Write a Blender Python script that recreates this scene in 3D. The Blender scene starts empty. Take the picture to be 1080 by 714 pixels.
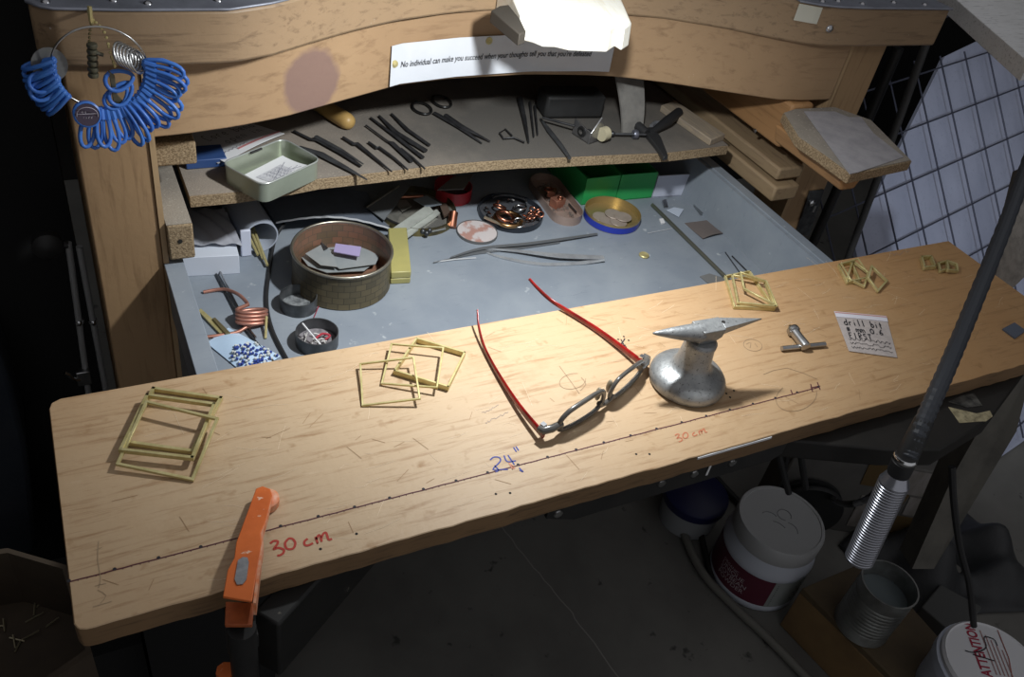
import bpy, math, random
from mathutils import Vector, Matrix
random.seed(7)
C = bpy.context.scene.collection
V = Vector
Z0 = 0.66                      # height of the work board's top above the floor; shapes below are given relative to it

# ---------------------------------------------------------------- camera, world, lights, exposure
CAM = V((0.0419, -0.3266, 0.4785)); YAW, PITCH, ROLL, FPX = 0.5749, 0.6779, 0.1995, 910.55
fw = V((math.sin(YAW)*math.cos(PITCH), math.cos(YAW)*math.cos(PITCH), -math.sin(PITCH)))
r0 = fw.cross(V((0, 0, 1))).normalized(); u0 = r0.cross(fw)
RT = math.cos(ROLL)*r0 + math.sin(ROLL)*u0
UP = -math.sin(ROLL)*r0 + math.cos(ROLL)*u0
cd = bpy.data.cameras.new('camera'); cam = bpy.data.objects.new('camera', cd); C.objects.link(cam)
cd.sensor_width = 36.0; cd.lens = FPX/1080*36.0; cd.clip_start = 0.01
cam.matrix_world = Matrix(((RT.x, UP.x, -fw.x, CAM.x), (RT.y, UP.y, -fw.y, CAM.y), (RT.z, UP.z, -fw.z, CAM.z+Z0), (0, 0, 0, 1)))
sc = bpy.context.scene; sc.camera = cam
sc.view_settings.view_transform = 'Standard'; sc.view_settings.look = 'None'
sc.view_settings.exposure = 0.0; sc.view_settings.gamma = 1.0; sc.view_settings.use_curve_mapping = False
w = bpy.data.worlds.new('world'); sc.world = w; w.use_nodes = True
w.node_tree.nodes['Background'].inputs[0].default_value = (0.97, 0.97, 1.0, 1)
w.node_tree.nodes['Background'].inputs[1].default_value = 0.30
ld = bpy.data.lights.new('bench_lamp_light', 'SPOT'); lo = bpy.data.objects.new('bench_lamp_light', ld); C.objects.link(lo)
ld.energy = 11.5; ld.shadow_soft_size = 0.014; ld.color = (0.95, 0.985, 1.0); ld.spot_size = math.radians(152); ld.spot_blend = 1.0
lo.location = (0.405, 0.19, 0.335+Z0); lo.rotation_euler = (math.radians(20), 0, 0)

# a second, cooler work lamp above the right end of the bench, turned towards the leaning panel
l2 = bpy.data.lights.new('side_lamp_light', 'SPOT'); o2_ = bpy.data.objects.new('side_lamp_light', l2); C.objects.link(o2_)
l2.energy = 10.0; l2.shadow_soft_size = 0.02; l2.color = (0.82, 0.90, 1.0); l2.spot_size = math.radians(56); l2.spot_blend = 1.0
o2_.location = (1.03, -0.12, 0.36+Z0); o2_.rotation_euler = (V((1.70, .50, -.34))-V((1.03, -.12, .36))).to_track_quat('-Z', 'Y').to_euler()

# ---------------------------------------------------------------- geometry helpers
def ray(x, y): return fw + RT*((x-540)/FPX) - UP*((y-357)/FPX)
def A(x, y, z=0.0):            # point of the horizontal plane z under a photo pixel
    v = ray(x, y); return CAM + v*((z-CAM.z)/v.z)
def AY(x, y, Y): v = ray(x, y); return CAM + v*((Y-CAM.y)/v.y)
def AX(x, y, X): v = ray(x, y); return CAM + v*((X-CAM.x)/v.x)
def AD(x, y, d): return CAM + ray(x, y)*d
def frame_of(d):
    d = V(d).normalized(); a = V((0, 0, 1)) if abs(d.z) < .9 else V((1, 0, 0))
    s = d.cross(a).normalized(); return s, s.cross(d).normalized(), d
class M:
    def __init__(s): s.v = []; s.f = []
    def add(s, vs, fs):
        o = len(s.v); s.v += [V(p) for p in vs]; s.f += [tuple(i+o for i in f) for f in fs]; return s
    def box(s, c, size, rz=0.0, R=None):
        R = R or Matrix.Rotation(rz, 3, 'Z'); h = V(size)/2; c = V(c)
        vs = [c + R @ V((x*h.x, y*h.y, z*h.z)) for z in (-1, 1) for y in (-1, 1) for x in (-1, 1)]
        return s.add(vs, [(0, 2, 3, 1), (4, 5, 7, 6), (0, 1, 5, 4), (2, 6, 7, 3), (0, 4, 6, 2), (1, 3, 7, 5)])
    def bx(s, a, b): a, b = V(a), V(b); return s.box((a+b)/2, [abs(q) for q in (b-a)])
    def prism(s, pts, vec):
        pts = [V(p) for p in pts]; vec = V(vec); n = len(pts)
        nrm = V((0, 0, 0))
        for i in range(n): nrm += pts[i].cross(pts[(i+1) % n])
        if nrm.dot(vec) > 0: pts = pts[::-1]
        vs = pts + [p+vec for p in pts]
        return s.add(vs, [tuple(range(n)), tuple(range(2*n-1, n-1, -1))] + [(i, i+n, (i+1) % n+n, (i+1) % n) for i in range(n)])
    def plate(s, pts, t):
        pts = [V(p) for p in pts]; n = V((0, 0, 0))
        for i in range(len(pts)): n += (pts[i]-pts[0]).cross(pts[(i+1) % len(pts)]-pts[0])
        n.normalize()
        if n.z < 0: n = -n
        return s.prism(pts, n*t)
    def tube(s, pts, r, n=8, closed=False, flat=None, rot=0.0, caps=True):
        pts = [V(p) for p in pts]; k = len(pts); rs = r if isinstance(r, (list, tuple)) else [r]*k
        vs = []; prev = None
        for i, p in enumerate(pts):
            a = pts[i-1] if (i or closed) else pts[0]; b = pts[(i+1) % k] if (i < k-1 or closed) else pts[-1]
            d = (b-a).normalized()
            if prev is None: x, y, _ = frame_of(d)
            else: x = (prev - d*prev.dot(d)).normalized(); y = x.cross(d).normalized()*-1; y = d.cross(x)
            if prev is None: y = d.cross(x)
            prev = x
            for j in range(n):
                t = rot + 2*math.pi*j/n; fx, fy = flat or (1, 1)
                vs.append(p + x*(math.cos(t)*rs[i]*fx) + y*(math.sin(t)*rs[i]*fy))
        fs = [(i*n+j, i*n+(j+1) % n, ((i+1) % k)*n+(j+1) % n, ((i+1) % k)*n+j) for i in range(k if closed else k-1) for j in range(n)]
        if not closed and caps: fs += [tuple(range(n-1, -1, -1)), tuple(range((k-1)*n, k*n))]
        return s.add(vs, fs)
    def lathe(s, c, prof, n=24, axis=(0, 0, 1), closed=False, top=True):
        x, y, d = frame_of(axis); c = V(c); vs = []
        if abs(V(axis).normalized().z) > .999: x, y, d = V((1, 0, 0)), V((0, 1, 0)), V((0, 0, 1 if axis[2] > 0 else -1))
        for r, z in prof:
            for j in range(n):
                t = 2*math.pi*j/n; vs.append(c + d*z + (x*math.cos(t) + y*math.sin(t))*max(r, 1e-5))
        k = len(prof)
        fs = [(i*n+j, i*n+(j+1) % n, ((i+1) % k)*n+(j+1) % n, ((i+1) % k)*n+j) for i in range(k if closed else k-1) for j in range(n)]
        if not closed: fs += [tuple(range(n-1, -1, -1))]+([tuple(range((k-1)*n, k*n))] if top else [])
        return s.add(vs, fs)
    def pan(s, out, z0, h, t, fl=None):      # open tray over an outline
        fl = t if fl is None else fl
        cx = sum(p[0] for p in out)/len(out); cy = sum(p[1] for p in out)/len(out); n = len(out); vs = []
        R = max(math.hypot(p[0]-cx, p[1]-cy) for p in out); k = 1-t/R
        for sc_, z in ((1, z0), (1, z0+h), (k, z0+h), (k, z0+fl)):
            vs += [(cx+(p[0]-cx)*sc_, cy+(p[1]-cy)*sc_, z) for p in out]
        fs = [(i*n+j, i*n+(j+1) % n, (i+1)*n+(j+1) % n, (i+1)*n+j) for i in range(3) for j in range(n)]
        return s.add(vs, fs + [tuple(range(n-1, -1, -1)), tuple(range(3*n, 4*n))])
    def ball(s, c, r, n=10, m=6, sq=(1, 1, 1)):
        c = V(c); vs = [c+V((0, 0, r*sq[2]))]
        for i in range(1, m):
            a = math.pi*i/m
            vs += [c+V((r*sq[0]*math.sin(a)*math.cos(2*math.pi*j/n), r*sq[1]*math.sin(a)*math.sin(2*math.pi*j/n), r*sq[2]*math.cos(a))) for j in range(n)]
        vs.append(c-V((0, 0, r*sq[2]))); L = len(vs)-1; fs = []
        for j in range(n): fs += [(0, 1+j, 1+(j+1) % n), (L, 1+(m-2)*n+(j+1) % n, 1+(m-2)*n+j)]
        for i in range(m-2):
            for j in range(n): fs.append((1+i*n+j, 1+(i+1)*n+j, 1+(i+1)*n+(j+1) % n, 1+i*n+(j+1) % n))
        return s.add(vs, fs)
    def ribbon(s, pts, wd, nrm=(0, 0, 1)):
        pts = [V(p) for p in pts]; nrm = V(nrm); vs = []
        for i, p in enumerate(pts):
            d = (pts[min(i+1, len(pts)-1)]-pts[max(i-1, 0)])
            sd = d.cross(nrm).normalized()*wd/2 if d.length > 1e-9 else V((wd/2, 0, 0))
            vs += [p-sd, p+sd]
        return s.add(vs, [(2*i, 2*i+1, 2*i+3, 2*i+2) for i in range(len(pts)-1)])
    def sheet(s, fn, nu, nv, t):             # thick sheet from fn(u,v)
        P = [[V(fn(i/nu, j/nv)) for j in range(nv+1)] for i in range(nu+1)]
        n = (P[1][0]-P[0][0]).cross(P[0][1]-P[0][0]).normalized()*t; vs = []
        for q in (V((0, 0, 0)), n):
            for row in P: vs += [p+q for p in row]
        N = (nu+1)*(nv+1); I = lambda i, j: i*(nv+1)+j; fs = []
        for i in range(nu):
            for j in range(nv):
                fs += [(I(i, j), I(i, j+1), I(i+1, j+1), I(i+1, j)), (N+I(i, j), N+I(i+1, j), N+I(i+1, j+1), N+I(i, j+1))]
        rim = [I(i, 0) for i in range(nu)] + [I(nu, j) for j in range(nv)] + [I(i, nv) for i in range(nu, 0, -1)] + [I(0, j) for j in range(nv, 0, -1)]
        fs += [(rim[k], rim[(k+1) % len(rim)], N+rim[(k+1) % len(rim)], N+rim[k]) for k in range(len(rim))]
        return s.add(vs, fs)
BASE = {}
def thing(name, label, cat, loc, group=None, kind=None):
    o = bpy.data.objects.new(name, None); C.objects.link(o); loc = V(loc); o.location = loc+V((0, 0, Z0)); BASE[o] = loc
    o.empty_display_size = .02; o['label'] = label; o['category'] = cat
    if group: o['group'] = group
    if kind: o['kind'] = kind
    return o
def obj(name, m, mt, parent=None, bev=0.0, smooth=40, label=None, seg=2):
    me = bpy.data.meshes.new(name)
    if parent is not None: b = BASE[parent]
    else:
        lo_ = [min(p[i] for p in m.v) for i in range(3)]; hi = [max(p[i] for p in m.v) for i in range(3)]
        b = V(((lo_[0]+hi[0])/2, (lo_[1]+hi[1])/2, lo_[2]))
    me.from_pydata([p-b for p in m.v], [], m.f); me.materials.append(mt)
    me.polygons.foreach_set('use_smooth', [True]*len(me.polygons)); me.set_sharp_from_angle(angle=math.radians(smooth)); me.validate()
    o = bpy.data.objects.new(name, me); C.objects.link(o)
    if parent is not None: o.parent = parent; BASE[o] = b
    else: o.location = b+V((0, 0, Z0)); BASE[o] = b
    if bev:
        md = o.modifiers.new('bevel', 'BEVEL'); md.width = bev; md.segments = seg; md.limit_method = 'ANGLE'; md.angle_limit = math.radians(35)
    if label: o['label'] = label
    return o
def tag(o, label, cat, group=None, kind=None):
    o['label'] = label; o['category'] = cat
    if group: o['group'] = group
    if kind: o['kind'] = kind
    return o
def struct(name, m, mt):
    o = obj(name, m, mt); o['kind'] = 'structure'; return o
def circ(c, r, n=28, ry=None, a0=0.0):
    return [(c[0]+r*math.cos(a0+2*math.pi*i/n), c[1]+(ry or r)*math.sin(a0+2*math.pi*i/n)) for i in range(n)]
def rrect(p, r, n=5):          # rounded polygon (4 corners, CCW) in plan
    out = []
    for i in range(len(p)):
        a, b, c = V(p[i-1][:2]), V(p[i][:2]), V(p[(i+1) % len(p)][:2])
        d1 = (a-b).normalized(); d2 = (c-b).normalized()
        for k in range(n+1):
            t = k/n; out.append(tuple((b+d1*r*(1-t)**2+d2*r*t**2)))
    ar = sum(out[i-1][0]*out[i][1]-out[i][0]*out[i-1][1] for i in range(len(out)))
    return out if ar > 0 else out[::-1]
def smooth_pts(pts, k=6, closed=False):     # Catmull-Rom
    pts = [V(p) for p in pts]; n = len(pts); out = []
    for i in range(n if closed else n-1):
        g = (lambda j: pts[j % n]) if closed else (lambda j: pts[max(0, min(n-1, j))])
        a, b, c, d = g(i-1), g(i), g(i+1), g(i+2)
        for q in range(k):
            t = q/k; out.append(.5*((2*b)+(c-a)*t+(2*a-5*b+4*c-d)*t*t+(3*b-a-3*c+d)*t**3))
    if not closed: out.append(pts[-1])
    return out
def interp(tab, x):
    for (x0, y0), (x1, y1) in zip(tab, tab[1:]):
        if x <= x1: return y0+(y1-y0)*(x-x0)/(x1-x0)
    return tab[-1][1]
def text_mesh(s, fn, size=1.0, shear=0.0, bold=0.0, align='LEFT'):   # built-in font, each vertex sent through fn(x, y)
    cu = bpy.data.curves.new('t', 'FONT'); cu.body = s; cu.size = size; cu.shear = shear; cu.offset = bold; cu.align_x = align; cu.resolution_u = 3
    o = bpy.data.objects.new('t', cu); C.objects.link(o); bpy.context.view_layer.update()
    me = o.to_mesh(); m = M(); m.add([fn(v.co.x, v.co.y) for v in me.vertices], [tuple(p.vertices) for p in me.polygons])
    o.to_mesh_clear(); bpy.data.objects.remove(o); bpy.data.curves.remove(cu); return m

# ---------------------------------------------------------------- materials
def mat(name, col, rough=.6, metal=0.0, col2=None, scale=20, stretch=(1, 1, 1), lo=.4, hi=.65, bump=0.0, bscale=200, detail=6, trans=0.0, alpha=1.0, ior=1.45,
        spec=.5, marks=None, grain=None, speck=None, coat=0.0, emit=None, fine=None, under=False):
    m = bpy.data.materials.new(name); m.use_nodes = True; nt = m.node_tree; N = nt.nodes; L = nt.links; b = N['Principled BSDF']
    b.inputs['Roughness'].default_value = rough; b.inputs['Metallic'].default_value = metal; b.inputs['IOR'].default_value = ior
    b.inputs['Specular IOR Level'].default_value = spec; b.inputs['Transmission Weight'].default_value = trans; b.inputs['Alpha'].default_value = alpha
    b.inputs['Coat Weight'].default_value = coat
    tc = N.new('ShaderNodeTexCoord'); mp = N.new('ShaderNodeMapping'); mp.inputs['Scale'].default_value = stretch; L.new(tc.outputs['Object'], mp.inputs[0])
    def mixc(a, bcol, fac):
        x = N.new('ShaderNodeMix'); x.data_type = 'RGBA'; L.new(fac, x.inputs[0])
        if isinstance(a, tuple): x.inputs[6].default_value = (*a, 1)
        else: L.new(a, x.inputs[6])
        if isinstance(bcol, tuple): x.inputs[7].default_value = (*bcol, 1)
        else: L.new(bcol, x.inputs[7])
        return x.outputs[2]
    def noise(sc_, vec, det=detail, rng=(lo, hi), rgh=.6, dist=0.0):
        n = N.new('ShaderNodeTexNoise'); n.inputs['Scale'].default_value = sc_; n.inputs['Detail'].default_value = det; n.inputs['Roughness'].default_value = rgh
        n.inputs['Distortion'].default_value = dist; L.new(vec, n.inputs['Vector'])
        r = N.new('ShaderNodeMapRange'); r.inputs[1].default_value = rng[0]; r.inputs[2].default_value = rng[1]; L.new(n.outputs[0], r.inputs[0]); return r.outputs[0]
    c = col
    if col2: c = mixc(col, col2, noise(scale, mp.outputs[0]))
    def patches(c):
        for mk in marks or []:   # (colour, centre, radii, softness) an ellipsoidal stain or painted shade with a ragged border
            m3 = N.new('ShaderNodeMapping'); m3.vector_type = 'TEXTURE'; m3.inputs['Location'].default_value = mk[1]; m3.inputs['Scale'].default_value = mk[2]; L.new(tc.outputs['Object'], m3.inputs[0])
            ln = N.new('ShaderNodeVectorMath'); ln.operation = 'LENGTH'; L.new(m3.outputs[0], ln.inputs[0])
            nz = N.new('ShaderNodeTexNoise'); nz.inputs['Scale'].default_value = 60; L.new(tc.outputs['Object'], nz.inputs['Vector'])
            ad = N.new('ShaderNodeMath'); ad.operation = 'MULTIPLY_ADD'; L.new(nz.outputs[0], ad.inputs[0]); ad.inputs[1].default_value = .3; L.new(ln.outputs['Value'], ad.inputs[2])
            r = N.new('ShaderNodeMapRange'); r.inputs[1].default_value = 1.15+mk[3]; r.inputs[2].default_value = 1.15-mk[3]; r.inputs[4].default_value = mk[4] if len(mk) > 4 else 1.0
            L.new(ad.outputs[0], r.inputs[0]); c = mixc(c, mk[0], r.outputs[0])
        return c
    if under: c = patches(c)
    if grain:   # (colour, scale, stretch, lo, hi)
        m2 = N.new('ShaderNodeMapping'); m2.inputs['Scale'].default_value = grain[2]; L.new(tc.outputs['Object'], m2.inputs[0])
        c = mixc(c, grain[0], noise(grain[1], m2.outputs[0], 8, grain[3:5], .65, .4))
    for g2 in fine or []:   # further grain layers (colour, scale, stretch, lo, hi)
        m2 = N.new('ShaderNodeMapping'); m2.inputs['Scale'].default_value = g2[2]; L.new(tc.outputs['Object'], m2.inputs[0])
        c = mixc(c, g2[0], noise(g2[1], m2.outputs[0], 6, g2[3:5], .7, .2))
    if speck:   # (colour, scale, lo, hi)
        c = mixc(c, speck[0], noise(speck[1], tc.outputs['Object'], 3, speck[2:4]))
    if not under: c = patches(c)
    if isinstance(c, tuple): b.inputs['Base Color'].default_value = (*c, 1)
    else: L.new(c, b.inputs['Base Color'])
    if bump:
        n = N.new('ShaderNodeTexNoise'); n.inputs['Scale'].default_value = bscale; n.inputs['Detail'].default_value = 4; L.new(mp.outputs[0], n.inputs['Vector'])
        bp = N.new('ShaderNodeBump'); bp.inputs['Strength'].default_value = bump; bp.inputs['Distance'].default_value = .001; L.new(n.outputs[0], bp.inputs['Height']); L.new(bp.outputs[0], b.inputs['Normal'])
    if emit: b.inputs['Emission Color'].default_value = (*emit[0], 1); b.inputs['Emission Strength'].default_value = emit[1]
    return m
def wood(name, c1, c2, dark, ax='x', rough=.6, sc_=14, **k):
    st = {'x': (1, 12, 12), 'y': (12, 1, 12), 'z': (12, 12, 1)}[ax]
    return mat(name, c1, rough, col2=c2, scale=6, stretch=(1, 1, 1), lo=.3, hi=.7, grain=(dark, sc_, st, .52, .78), bump=.25, bscale=160, **k)
MT = {}
MT['board'] = wood('plywood', under=True, c1=(.43, .24, .105), c2=(.47, .285, .135), dark=(.28, .15, .065), ax='x', rough=.5, sc_=18, spec=.35,
                   fine=[((.27, .14, .055), 22, (3, 42, 1), .60, .84), ((.66, .52, .36), 9, (3, 26, 1), .62, .90), ((.30, .165, .07), 5, (1.2, 2, 1), .58, .92)],
                   speck=((.30, .165, .07), 55, .62, .82), marks=[((.55, .425, .285), (-.26, -.03, 0), (.34, .20, 1), .7, .75)])
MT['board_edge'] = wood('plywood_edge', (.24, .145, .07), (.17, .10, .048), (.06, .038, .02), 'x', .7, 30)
MT['bench'] = wood('bench_wood', (.30, .185, .105), (.36, .23, .14), (.17, .095, .05), 'x', .55, 16, speck=((.5, .4, .3), 120, .68, .72))
MT['apron'] = wood('apron_wood', (.42, .27, .165), (.36, .225, .135), (.27, .16, .09), 'x', .55, 10, speck=((.55, .45, .35), 130, .68, .72))
MT['leg'] = wood('leg_wood', (.36, .23, .12), (.30, .19, .10), (.2, .12, .06), 'z', .6, 12)
MT['leg_edge'] = wood('leg_edge_wood', (.42, .29, .16), (.36, .23, .12), (.2, .12, .06), 'z', .6, 12)
MT['rail'] = wood('rail_wood', (.33, .23, .13), (.28, .2, .12), (.16, .1, .06), 'y', .65, 14)
MT['orange_wood'] = wood('orange_wood', (.42, .23, .1), (.36, .19, .08), (.2, .1, .04), 'y', .6, 10)
MT['chip'] = mat('particle_board', (.34, .25, .15), .9, col2=(.18, .125, .07), scale=520, lo=.4, hi=.6, bump=.9, bscale=500, detail=3)
MT['dusty'] = mat('dusty_board', (.30, .265, .22), .9, col2=(.22, .195, .165), scale=14, bump=.5, bscale=500, speck=((.4, .36, .3), 400, .6, .68))
MT['shaded_shelf_dust'] = mat('shaded_shelf_dust', (.29, .245, .2), .95, col2=(.22, .19, .16), scale=14, bump=.5, bscale=500, speck=((.36, .31, .25), 400, .6, .68),
                       marks=[((.075, .07, .063), (.075, -.09, .672), (.25, .17, 1), .55, .92)])  # dark dirt below the pin, with the shelf's shade painted into it
MT['drawer'] = mat('drawer_paint', (.215, .245, .285), .5, col2=(.27, .30, .335), scale=10, spec=.4, grain=((.15, .17, .2), 40, (1, 6, 1), .6, .8), speck=((.45, .48, .5), 60, .68, .76))
MT['trim'] = mat('aluminium_trim', (.30, .315, .37), .42, .45, col2=(.22, .23, .27), scale=30, bump=.2, bscale=80)
MT['steel'] = mat('steel', (.50, .50, .50), .3, 1.0, col2=(.34, .34, .34), scale=60)
MT['brightsteel'] = mat('bright_steel', (.75, .76, .78), .2, 1.0)
MT['darksteel'] = mat('dark_steel', (.10, .105, .11), .45, .8, col2=(.05, .05, .055), scale=80)
MT['black'] = mat('black_paint', (.014, .014, .014), .5, col2=(.022, .021, .02), scale=30)
MT['rubber'] = mat('black_rubber', (.018, .018, .019), .55)
MT['dark'] = mat('dark_clutter', (.018, .016, .013), .8, col2=(.01, .009, .008), scale=8)
MT['paper'] = mat('white_paper', (.72, .72, .73), .8)
MT['card'] = mat('white_card', (.62, .66, .74), .7)
MT['ink'] = mat('black_ink', (.02, .02, .025), .7)
MT['pencil'] = mat('pencil', (.25, .17, .1), .8)
MT['redink'] = mat('red_ink', (.42, .045, .03), .7)
MT['blueink'] = mat('blue_ink', (.05, .07, .3), .7)
MT['maroonink'] = mat('maroon_ink', (.09, .02, .03), .7)
MT['brass'] = mat('brass', (.62, .54, .27), .42, .45, col2=(.47, .40, .17), scale=90)
MT['copper'] = mat('copper', (.62, .28, .18), .32, 1.0, col2=(.42, .16, .1), scale=60)
MT['plastic'] = mat('clear_plastic', (.80, .83, .9), .15, trans=.75, alpha=.55, ior=1.3)
MT['frost'] = mat('frosted_plastic', (.58, .61, .72), .3, spec=.4)

# ---------------------------------------------------------------- the room
FZ = -Z0
MT['floor'] = mat('concrete_floor', (.17, .165, .15), .75, col2=(.125, .12, .11), scale=5, bump=.2, bscale=60, speck=((.05, .05, .045), 26, .66, .72))
MT['wall'] = mat('dark_wall', (.035, .032, .028), .9, col2=(.02, .018, .016), scale=4)
fl = struct('floor', M().bx((-1.3, -1.6, FZ-.03), (2.8, 1.72, FZ)), MT['floor'])
ck = smooth_pts([A(530, 556, FZ), A(552, 585, FZ), A(575, 612, FZ), A(598, 640, FZ), A(618, 668, FZ), A(655, 720, FZ), A(700, 800, FZ)], 4)
ck = [p+V((random.uniform(-.002, .002), 0, .0006)) for p in ck]
obj('crack', M().ribbon(ck, .0022), mat('crack_filler', (.27, .26, .24), .9), fl)
struct('wall_back', M().bx((-1.3, 1.66, FZ), (2.8, 1.72, 1.6)), MT['wall'])
struct('wall_right', M().bx((2.8, -1.6, FZ), (2.86, 1.72, 1.6)), MT['wall'])
struct('wall_left', M().bx((-1.36, -1.6, FZ), (-1.3, 1.72, 1.6)), MT['wall'])

# ---------------------------------------------------------------- the bench
bench = thing('jewelers_bench', 'old wooden jewelers bench with curved front edge and riveted metal trim', 'workbench', (.5, .6, FZ))
top_tab = [(.035, .405), (.045, .392), (.10, .388), (.178, .388), (.217, .402), (.257, .426), (.305, .452), (.356, .475), (.42, .493), (.471, .50), (.545, .498), (.619, .486),
           (.676, .471), (.736, .442), (.792, .406), (.820, .390), (.844, .383), (.887, .379), (1.02, .374)]
def top_y(x): return interp(top_tab, x)
def outline(x0, x1, n, off=0.0): return [(x0+(x1-x0)*i/n, top_y(x0+(x1-x0)*i/n)+off) for i in range(n+1)]
MT['top'] = wood('benchtop_wood', (.27, .185, .11), (.32, .215, .125), (.12, .075, .045), 'x', .5, 14, speck=((.5, .44, .36), 90, .72, .75),
                 marks=[((.13, .115, .11), (.02, -.16, 1.0), (.01, .01, .01), .1, 0)])
f2 = outline(.035, 1.02, 60)
obj('benchtop', M().prism([(x, y, .165) for x, y in f2]+[(1.02, .86, .165), (.035, .86, .165)], (0, 0, .045)), MT['top'], bench, bev=.003)
rv = mat('rivet_metal', (.5, .5, .52), .3, 1.0)
for lab, xa, xb, rx in (('left', .033, .232, (.047, .094, .118, .172, .215)), ('right', .80, 1.022, (.83, .855, .885, .94, .985))):
    ol = outline(xa, xb, 22, -.0015)
    tr = obj('metal_trim', M().prism([(x, y, .2098) for x, y in ol]+[(x, y+.055, .2098) for x, y in ol[::-1]], (0, 0, .0022)), MT['trim'], bench, bev=.0008)
    for i, x in enumerate(rx):
        y = top_y(x)+.010+.006*(i % 2)
        obj('rivet', M().lathe((x, y, .2115), [(.0035, 0), (.0032, .0012), (.0018, .0022), (0, .0025)], 10), rv, tr)
def face_y(x): return top_y(x)
for x, z in ((.694, .196), (.842, .186)):     # round screw heads on the front edge
    d = V((x-.001, top_y(x-.001), 0))-V((x+.001, top_y(x+.001), 0)); n = V((-d.y, d.x, 0)).normalized(); n = n if n.y < 0 else -n
    obj('screw', M().lathe((x, top_y(x), z), [(.0045, 0), (.004, .0015), (.002, .0028), (0, .003)], 12, n), rv, bench)
tp = [(x, top_y(x)-.0008) for x in (.80, .806, .812, .818, .824)]
m = M()
for (x0, y0), (x1, y1) in zip(tp, tp[1:]): m.prism([(x0, y0, .190), (x1, y1, .190), (x1, y1, .2085), (x0, y0, .2085)], (0, -.0005, 0))
obj('masking_tape', m, mat('masking_tape', (.55, .54, .46), .8), bench)
ap_tab = [(.112, .412), (.138, .414), (.185, .422), (.232, .435), (.296, .462), (.368, .492), (.435, .502), (.53, .504), (.60, .496), (.64, .488), (.695, .467), (.759, .436), (.824, .405), (.86, .398), (.905, .396)]
def ap_y(x): return interp(ap_tab, x)
MT['apron_s'] = wood('apron_wood', (.36, .235, .13), (.30, .19, .105), (.20, .12, .065), 'x', .55, 10, speck=((.50, .38, .26), 70, .72, .76),
                     marks=[((.20, .125, .105), (.262-.5, .45-.6, .118-FZ), (.030, .06, .034), .1, .9)])
n = 50; xs = [.112+(.905-.112)*i/n for i in range(n+1)]
obj('apron', M().prism([(x, ap_y(x), .09) for x in xs]+[(x, ap_y(x)+.02, .09) for x in xs[::-1]], (0, 0, .0752)), MT['apron_s'], bench, bev=.0015)
for x0, x1, e0, e1, lx in ((.05, .107, .107, .1118, 0), (.912, .971, .905, .912, 1)):
    lg = obj('leg', M().bx((x0, .40, FZ), (x1, .46, .165)), MT['leg'], bench, bev=.002)
    obj('edge_strip', M().bx((e0, .398, FZ), (e1, .46, .165)), MT['leg_edge'], lg)
    obj('leg', M().bx((x0, .78, FZ), (x1, .84, .165)), MT['leg'], bench, bev=.002)
pl = obj('lock_plate', M().prism([AY(853, 201, .399), AY(868, 199, .399), AY(852, 248, .399), AY(838, 246, .399)], (0, -.003, 0)), MT['darksteel'], bench, bev=.0006, label='black metal lock plate')
obj('hasp', M().lathe(AY(856, 214, .396), [(.005, 0), (.005, .002), (.003, .003)], 12, (0, -1, 0)).bx(AY(857, 219, .396)+V((-.002, -.004, -.005)), AY(857, 219, .396)+V((.002, 0, .005))), MT['brightsteel'], pl)
# runners on both sides, the block under the right end of the apron
obj('runner', M().bx((.840, .368, -.0345), (.882, .80, -.013)), MT['rail'], bench, bev=.003)
obj('runner', M().bx((.8455, .378, -.009), (.888, .80, .008)), MT['rail'], bench, bev=.003)
b = obj('rail_block', M().bx((.842, .392, .030), (.878, .80, .088)), MT['orange_wood'], bench, bev=.004)
p = AX(796, 138, .8415); obj('screw', M().lathe(p, [(.003, 0), (.0025, .001), (0, .0015)], 10, (-1, 0, 0)), rv, b)
lr = obj('runner', M().bx((.1122, .392, -.028), (.1355, .80, .0105)), MT['chip'], bench, bev=.002)
obj('dust_layer', M().bx((.1125, .3935, .0105), (.135, .80, .0112)), MT['dusty'], lr)
obj('bolt_hole', M().lathe((.123, .3918, -.007), [(.0022, 0), (.0022, .0006)], 10, (0, -1, 0)), MT['dark'], lr)
obj('runner', M().bx((.1135, .44, .045), (.151, .80, .069)), MT['chip'], bench, bev=.002)
# the shelf
sh_px = [(195, 208), (252, 203), (300, 196), (337, 189), (380, 184.5), (420, 180), (460, 175), (506, 171), (550, 168), (595, 166.5), (644, 164), (705, 161.5), (767, 154)]
shf = [A(x, y, .012) for x, y in sh_px]; shf[0].x = .141; shf[-1].x = .806
sh = obj('shelf', M().prism([(p.x, p.y, 0) for p in shf]+[(.806, .80, 0), (.141, .80, 0)], (0, 0, .0113)), MT['chip'], bench)
obj('dust_layer', M().prism([(p.x, p.y+.002, .0113) for p in shf]+[(.806, .80, .0113), (.141, .80, .0113)], (0, 0, .0009)), MT['shaded_shelf_dust'], sh)
obj('back_panel', M().bx((.107, .80, -.15), (.905, .82, .165)), MT['leg'], bench)
# arm rest on the right leg
ar = [A(826, 119, .085), A(842, 145, .085), A(868, 163, .085), A(897, 184, .085), A(962, 170, .085), A(919, 127, .085), A(880, 113, .085), A(838, 115, .085)]
a_ = obj('arm_rest', M().prism([p-V((0, 0, .012)) for p in ar], (0, 0, .012)), MT['chip'], bench, bev=.001)
obj('dust_layer', M().prism([ar[i].lerp(sum(ar, V())/8, .02)+V((0, 0, .0002)) for i in range(8)], (0, 0, .0006)), MT['dusty'], a_)
q = A(910, 186, .073); obj('bracket', M().prism([(q.x-.020, q.y+.012, .072), (q.x-.010, q.y+.012, .048), (q.x+.012, q.y+.012, .048), (q.x+.022, q.y+.012, .072)], (0, .12, 0)), MT['orange_wood'], bench, bev=.003)

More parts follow.
